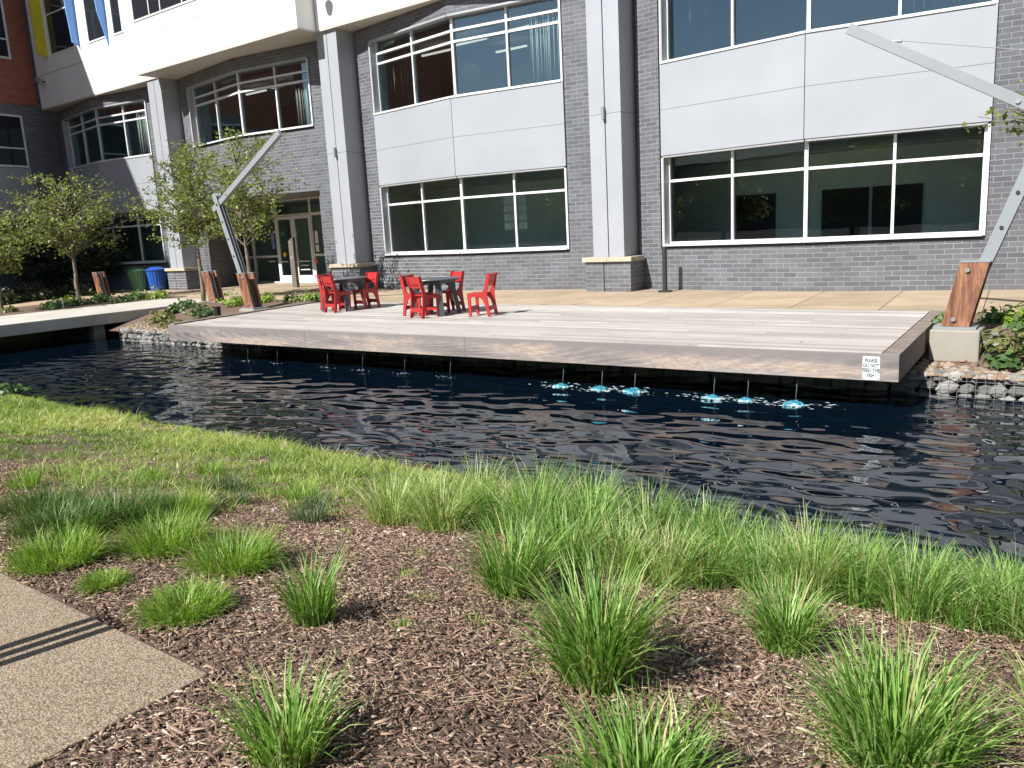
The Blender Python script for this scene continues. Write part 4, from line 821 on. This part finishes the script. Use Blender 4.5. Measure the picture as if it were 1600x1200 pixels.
def chips():
    rs = np.random.RandomState(5); n = 190000
    x = rs.uniform(1.5, 10.6, n); y = rs.uniform(-17.0, -12.8, n); k = ~((x < 6.685) & (y < -15.865)); k &= ~((x < 5.2) & (y > -14.2 + (x-3)*.3)) | (rs.rand(n) < .15); x, y = x[k], y[k]; n = len(x); lf = np.sin(x*2.3+y*1.7)*.5+np.sin(x*5.1-y*3.3+1)*.3+np.sin(x*1.1-y*4.9+2)*.4
    kd = rs.rand(n); big = kd > .955; med = (kd > .62) & ~big
    L = np.where(big, rs.uniform(.018, .04, n), np.where(med, rs.uniform(.008, .02, n), rs.uniform(.003, .011, n))); w = np.where(big, rs.uniform(.004, .0095, n), np.where(med, rs.uniform(.002, .005, n), rs.uniform(.0007, .0025, n))); t = rs.uniform(.001, .0035, n); a = rs.normal(.35, .9, n); pt = rs.normal(0, .22, n); z = np.array([gz(v) for v in y]) + rs.uniform(.002, .02, n)
    d = np.stack([np.cos(a)*np.cos(pt), np.sin(a)*np.cos(pt), np.sin(pt)], 1)*L[:, None]; s = np.stack([-np.sin(a), np.cos(a), rs.normal(0, .25, n)], 1)*w[:, None]; u = np.stack([0*a, 0*a, t], 1); c = np.stack([x, y, z], 1)
    tp = rs.uniform(.35, 1, n)[:, None]
    V = np.stack([c-d-s, c-d+s, c+d+s*tp, c+d-s*tp, c-d-s+u, c-d+s+u, c+d+s*tp+u, c+d-s*tp+u], 1).reshape(-1, 3); i = np.arange(n)[:, None]*8
    F = np.concatenate([np.concatenate([i+q for q in f], 1) for f in ((4, 5, 6, 7), (0, 1, 5, 4), (1, 2, 6, 5), (2, 3, 7, 6), (3, 0, 4, 7))]); r = np.clip(rs.beta(1.5, 2.3, n) + .13*lf, 0, 1)
    tag(np_mesh('mulch', V, F, M['chip'], None, np.tile(r, 5)), 'shredded brown bark mulch covering the near bed', 'mulch', kind='stuff')
    n = 9000; x = rs.uniform(1.5, 10.3, n); y = rs.uniform(-16.8, -12.9, n); k = ~((x < 6.7) & (y < -15.86)); x, y = x[k], y[k]; n = len(x)
    V = []; F = []; 
    L = rs.gamma(2.0, .014, n)+.01; a = rs.uniform(0, 6.28, n); z = np.array([gz(v) for v in y])+rs.uniform(.012, .03, n); c = np.stack([x, y, z], 1); d = np.stack([np.cos(a), np.sin(a), rs.normal(0, .1, n)], 1)*L[:, None]; s = np.stack([-np.sin(a), np.cos(a), 0*a], 1)*rs.uniform(.0006, .0016, n)[:, None]; bnd = s*rs.uniform(-14, 14, n)[:, None]
    V = np.stack([c-d-s, c-d+s, c+bnd+s, c+bnd-s, c+d+s*.5, c+d-s*.5], 1).reshape(-1, 3); i = np.arange(n)[:, None]*6; F = np.concatenate([np.concatenate([i, i+1, i+2, i+3], 1), np.concatenate([i+3, i+2, i+4, i+5], 1)])
    tag(np_mesh('straw', V, F, M['straw'], None, np.tile(rs.rand(n), 2)), 'dry straw strands lying on the mulch', 'straw', kind='stuff')
chips()

# ---------------------------------------------------------------- leafy plants
def leafmesh(rs, C, Nrm, size, el=1.3):
    """six-sided leaves at C facing Nrm"""
    n = len(C); Nrm = Nrm/np.linalg.norm(Nrm, axis=1, keepdims=True); a = np.cross(Nrm, rs.normal(0, 1, (n, 3))); a /= np.linalg.norm(a, axis=1, keepdims=True); b = np.cross(Nrm, a); s = size[:, None]
    V = np.stack([C - a*s*el*.5, C - a*s*.15 + b*s*.42, C + a*s*.3*el + b*s*.25 - Nrm*s*.1, C + a*s*.62*el - Nrm*s*.2, C + a*s*.3*el - b*s*.25 - Nrm*s*.1, C - a*s*.15 - b*s*.42], 1).reshape(-1, 3)
    i = np.arange(n)[:, None]*6; return V, np.concatenate([np.concatenate([i, i+1, i+2, i+3], 1), np.concatenate([i, i+3, i+4, i+5], 1)])
def plant(x, y, z, r, h, m, label, n=None, leaf=.08):
    SEED[0] += 1; rs = np.random.RandomState(SEED[0]); n = n or int(60+170*r*2)
    d = rs.normal(0, 1, (n, 3)); d[:, 2] = np.abs(d[:, 2])*.9; d /= np.linalg.norm(d, axis=1, keepdims=True); q = rs.uniform(.45, 1.05, n)[:, None]
    lump = 1 + .22*np.sin(d[:, :1]*5+SEED[0]) + .18*np.cos(d[:, 1:2]*6)
    C = d*q*np.array([r, r, h])*lump; V, F = leafmesh(rs, C, d*np.array([.6, .6, 1.0]) + rs.normal(0, .35, (n, 3)), leaf*rs.uniform(.6, 1.25, n)); rn = np.clip(rs.beta(2, 2, n)+.15*(C[:, 2]/h-.5), 0, 1)
    o = np_mesh('leafy_plant', V, F, m, None, np.tile(rn, 2)); o.location = (x, y, z); return tag(o, label, 'plant', 'low leafy plants in the beds')
H1, H2, H3 = M['h_lime'], M['h_green'], M['h_olive']
for a in ((8.35, -4.2, -.03, .3, .3, H1, 'lime green leafy plant at the far right edge behind others'), (8.05, -4.0, -.03, .26, .2, H2, 'green leafy plant right behind the right leaning post'), (8.62, -5.0, -.1, .38, .3, H2, 'dark green leafy plant half in shade at right edge'), (8.33, -5.45, -.22, .26, .26, H3, 'olive leafy plant right of the concrete block'), (8.38, -5.85, -.35, .2, .2, H2, 'small green leafy plant nearest the right gabion'), (7.42, -4.5, -.05, .14, .15, H2, 'little plant between deck edge and right post'), (8.75, -5.5, -.25, .25, .2, H2, 'green plant cut by the right edge'),
        (-9.6, -4.4, .03, .4, .34, H1, 'big lime plant left of the left leaning post'), (-9.2, -3.7, .03, .3, .3, H1, 'lime plant just behind the left leaning post'), (-8.35, -3.5, .03, .24, .22, H2, 'green plant right of the left leaning post'), (-8.15, -3.6, .02, .2, .14, H3, 'small olive plant at the left deck edge'), (-7.95, -3.25, .02, .28, .3, H1, 'lime plant at the back left deck corner'), (-7.75, -3.15, .02, .2, .13, H2, 'low pale plant touching the back left deck corner'),
        (-9.3, -5.6, -.1, .4, .28, H2, 'dark green plant on the slope behind the black stake'), (-11.2, -4.9, 0, .34, .22, H2, 'pale green plant under the tree beside the footbridge'), (-9.6, -6.3, -.3, .3, .2, H3, 'olive plant low on the left slope'), (-10.6, -6.0, -.25, .36, .26, H3, 'olive plant halfway down the left slope'), (-10.9, -5.4, -.1, .28, .2, H2, 'green plant on the slope by the footbridge end'), (-8.7, -6.1, -.28, .32, .2, H3, 'yellowish plant at the foot of the stake light'),
        (-15.7, -4.3, .02, .35, .28, H2, 'plant in the left bed nearest the footbridge landing'), (-16.2, -3.6, .02, .35, .28, H2, 'second plant in the left bed toward the bins'), (-16.8, -3.1, .02, .34, .28, H2, 'third plant in the left bed before the short post'), (-15.5, -3.2, .02, .34, .36, H1, 'lime plant at the right end of the left bed'), (-16.9, -4.4, .02, .36, .26, H2, 'green plant to the right of the leftmost tree trunk'), (-17.6, -5.0, .02, .36, .3, H1, 'lime plant just left of the leftmost tree trunk'), (-16.4, -5.3, .02, .36, .26, H2, 'green plant before the leftmost tree trunk'), (-17.2, -5.7, .02, .34, .26, H2, 'green plant left of the leftmost tree by the walk'), (-15.8, -6.4, .02, .25, .18, H2, 'pale plant beside the white plant marker'), (-16.6, -7.2, .02, .24, .16, H3, 'small plant alone in the far left bed'), (-17.6, -8.3, .02, .3, .2, H1, 'lime plant cut by the left edge'), (-18.3, -3.6, .02, .34, .28, H2, 'green plant in front of the far short post')):
    plant(*a)
o = plant(-5.0, -12.15, gz(-12.15), .36, .16, H2, 'patch of leafy weeds on the bank at far left', 400, .1)

# ---------------------------------------------------------------- trees
def tree(name, label, x, y, z0, hfork, crown, nb, leaves, leaf, mat, trunk_r=.06, seed=1, lean=(0, 0), group='young trees', bare=.3, spread=.125):
    """crown = (cx, cy, cz, rx, ry, rz) relative to the base"""
    t = thing(name, label, 'tree', (x, y, z0), 0, group); rs = np.random.RandomState(seed); b = MB()
    top = Vector((lean[0], lean[1], crown[2]+crown[5]*.55)); fork = Vector((lean[0]*.35, lean[1]*.35, hfork)); tr = []
    for k in range(9):
        q = k/8; p = Vector((0, 0, -.1)).lerp(fork, min(1, q*2)) if q <= .5 else fork.lerp(top, (q-.5)*2); tr.append(p + Vector((rs.uniform(-.03, .03), rs.uniform(-.03, .03), 0))*(1 if 0 < k < 8 else 0))
    b.tube(tr, [trunk_r*(1.25-.95*k/8) for k in range(9)], 9)
    Cs = []; Ns = []
    for i in range(nb):
        d = rs.normal(0, 1, 3); d /= np.linalg.norm(d); q = rs.uniform(.3, 1.18)**.7
        tip = Vector((crown[0]+d[0]*crown[3]*q, crown[1]+d[1]*crown[4]*q, crown[2]+d[2]*crown[5]*q)); hz = max(hfork*rs.uniform(.9, 1.3), min(top.z-.1, tip.z - rs.uniform(.3, 1.1)*crown[3]*.6))
        f = (hz-hfork)/(top.z-hfork); st = fork.lerp(top, max(0, min(1, f))); mid = st.lerp(tip, .55) + Vector((rs.uniform(-.15, .15), rs.uniform(-.15, .15), rs.uniform(0, .22)))
        pts = []
        for k in range(6):
            u = k/5; p = st*(1-u)**2 + mid*2*u*(1-u) + tip*u*u; pts.append(p)
        r0 = trunk_r*rs.uniform(.22, .42); b.tube(pts, [max(.004, r0*(1-.85*k/5)) for k in range(6)], 5, False)
        # side twigs
        for s in range(3):
            u = rs.uniform(bare+.1, .95); p = st*(1-u)**2 + mid*2*u*(1-u) + tip*u*u; e = p + Vector(rs.normal(0, .3, 3)*(1, 1, .55)); b.tube([p, (p+e)/2 + Vector((0, 0, .03)), e], [.007, .005, .003], 4, False)
            m = int(leaves/nb/5); w = rs.rand(m)[:, None]; Cs.append(np.array(p)[None]*(1-w) + np.array(e)[None]*w + rs.normal(0, spread*.6, (m, 3)))
        m = int(leaves/nb*.4); u = rs.uniform(bare, 1.05, m)[:, None]; P = np.array(st)*(1-u)**2 + np.array(mid)*2*u*(1-u) + np.array(tip)*u*u; Cs.append(P + rs.normal(0, spread, (m, 3))*np.array([1, 1, .6]))
    b.build('trunk', M['bark'], t, smooth=True)
    C = np.concatenate(Cs); n = len(C); N = rs.normal(0, 1, (n, 3)); N[:, 2] = np.abs(N[:, 2])+.35
    V, F = leafmesh(rs, C, N, leaf*rs.uniform(.55, 1.3, n), 1.15); np_mesh('crown', V, F, mat, t, np.tile(np.clip(rs.beta(2, 2, n), 0, 1), 2)); return t
tree('young_tree', 'slim young tree with open crown farthest left by the walkway', -18.2, -4.4, 0, 1.35, (-.1, -.1, 3.05, 2.0, 2.1, 1.35), 80, 4600, .072, M['tleaf'], .065, 21, (-.25, .1))
tree('young_tree', 'leafy young tree beside the footbridge end and short post', -12.36, -3.58, .03, 1.5, (0, .1, 3.1, 1.6, 1.75, 1.45), 90, 7000, .066, M['tleaf'], .06, 32, (-.1, .1))
tree('young_tree', 'young tree behind the left leaning post before the doors', -9.75, -3.75, .03, 1.5, (-.25, .3, 3.3, 1.55, 1.4, 1.4), 58, 3900, .066, M['tleaf'], .055, 43, (-.3, .2))
tree('young_tree', 'tree off the right edge with only branch tips showing', 9.6, -4.1, 0, 1.6, (-.1, 0, 3.1, 1.85, 1.5, 1.4), 60, 3400, .065, M['tleaf'], .06, 54)
tree('young_tree', 'low branching tree cut by the left edge', -16.95, -7.25, 0, .9, (.15, 0, 2.1, 1.5, 1.3, .85), 50, 3600, .07, M['tleaf'], .05, 65)
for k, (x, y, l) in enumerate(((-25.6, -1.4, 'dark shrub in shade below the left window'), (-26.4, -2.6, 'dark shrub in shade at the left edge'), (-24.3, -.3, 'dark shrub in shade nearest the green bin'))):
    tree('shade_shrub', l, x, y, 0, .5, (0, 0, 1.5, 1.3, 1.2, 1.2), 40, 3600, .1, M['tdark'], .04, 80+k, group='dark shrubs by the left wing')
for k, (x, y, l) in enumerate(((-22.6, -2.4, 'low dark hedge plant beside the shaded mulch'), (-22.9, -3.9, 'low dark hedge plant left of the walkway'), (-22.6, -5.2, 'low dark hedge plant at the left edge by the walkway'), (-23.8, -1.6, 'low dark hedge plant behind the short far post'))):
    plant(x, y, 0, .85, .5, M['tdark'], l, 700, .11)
# trees and a low building across the car park, mirrored in the glass
lr = random.Random(3)
for k in range(9):
    x = -48 + 13*k + lr.uniform(-3, 3); y = -36 + lr.uniform(-5, 3); h = lr.uniform(5.0, 7.5)
    tree('parking_tree', 'tree number %s of the row across the car park behind the viewer' % ['one', 'two', 'three', 'four', 'five', 'six', 'seven', 'eight', 'nine'][k], x, y, 0, 1.4, (0, 0, h*.55, 3.6, 3.2, h*.36), 45, 2600, .4, M['tleaf'], .16, 200+k, group='trees across the car park', spread=.5)
LB = thing('low_building', 'long low grey brick building across the car park behind the viewer', 'building', (0, -80, 0))
b = MB(); b.box(-70, 60, -10, 0, 0, 9); b.box(-30, -5, -10, 1.5, 0, 11.5); b.build('wall', M['brick'], LB); b = MB(); b.box(-70.3, 60.3, -10.3, .3, 9.001, 9.5); b.build('roof', M['dark'], LB)
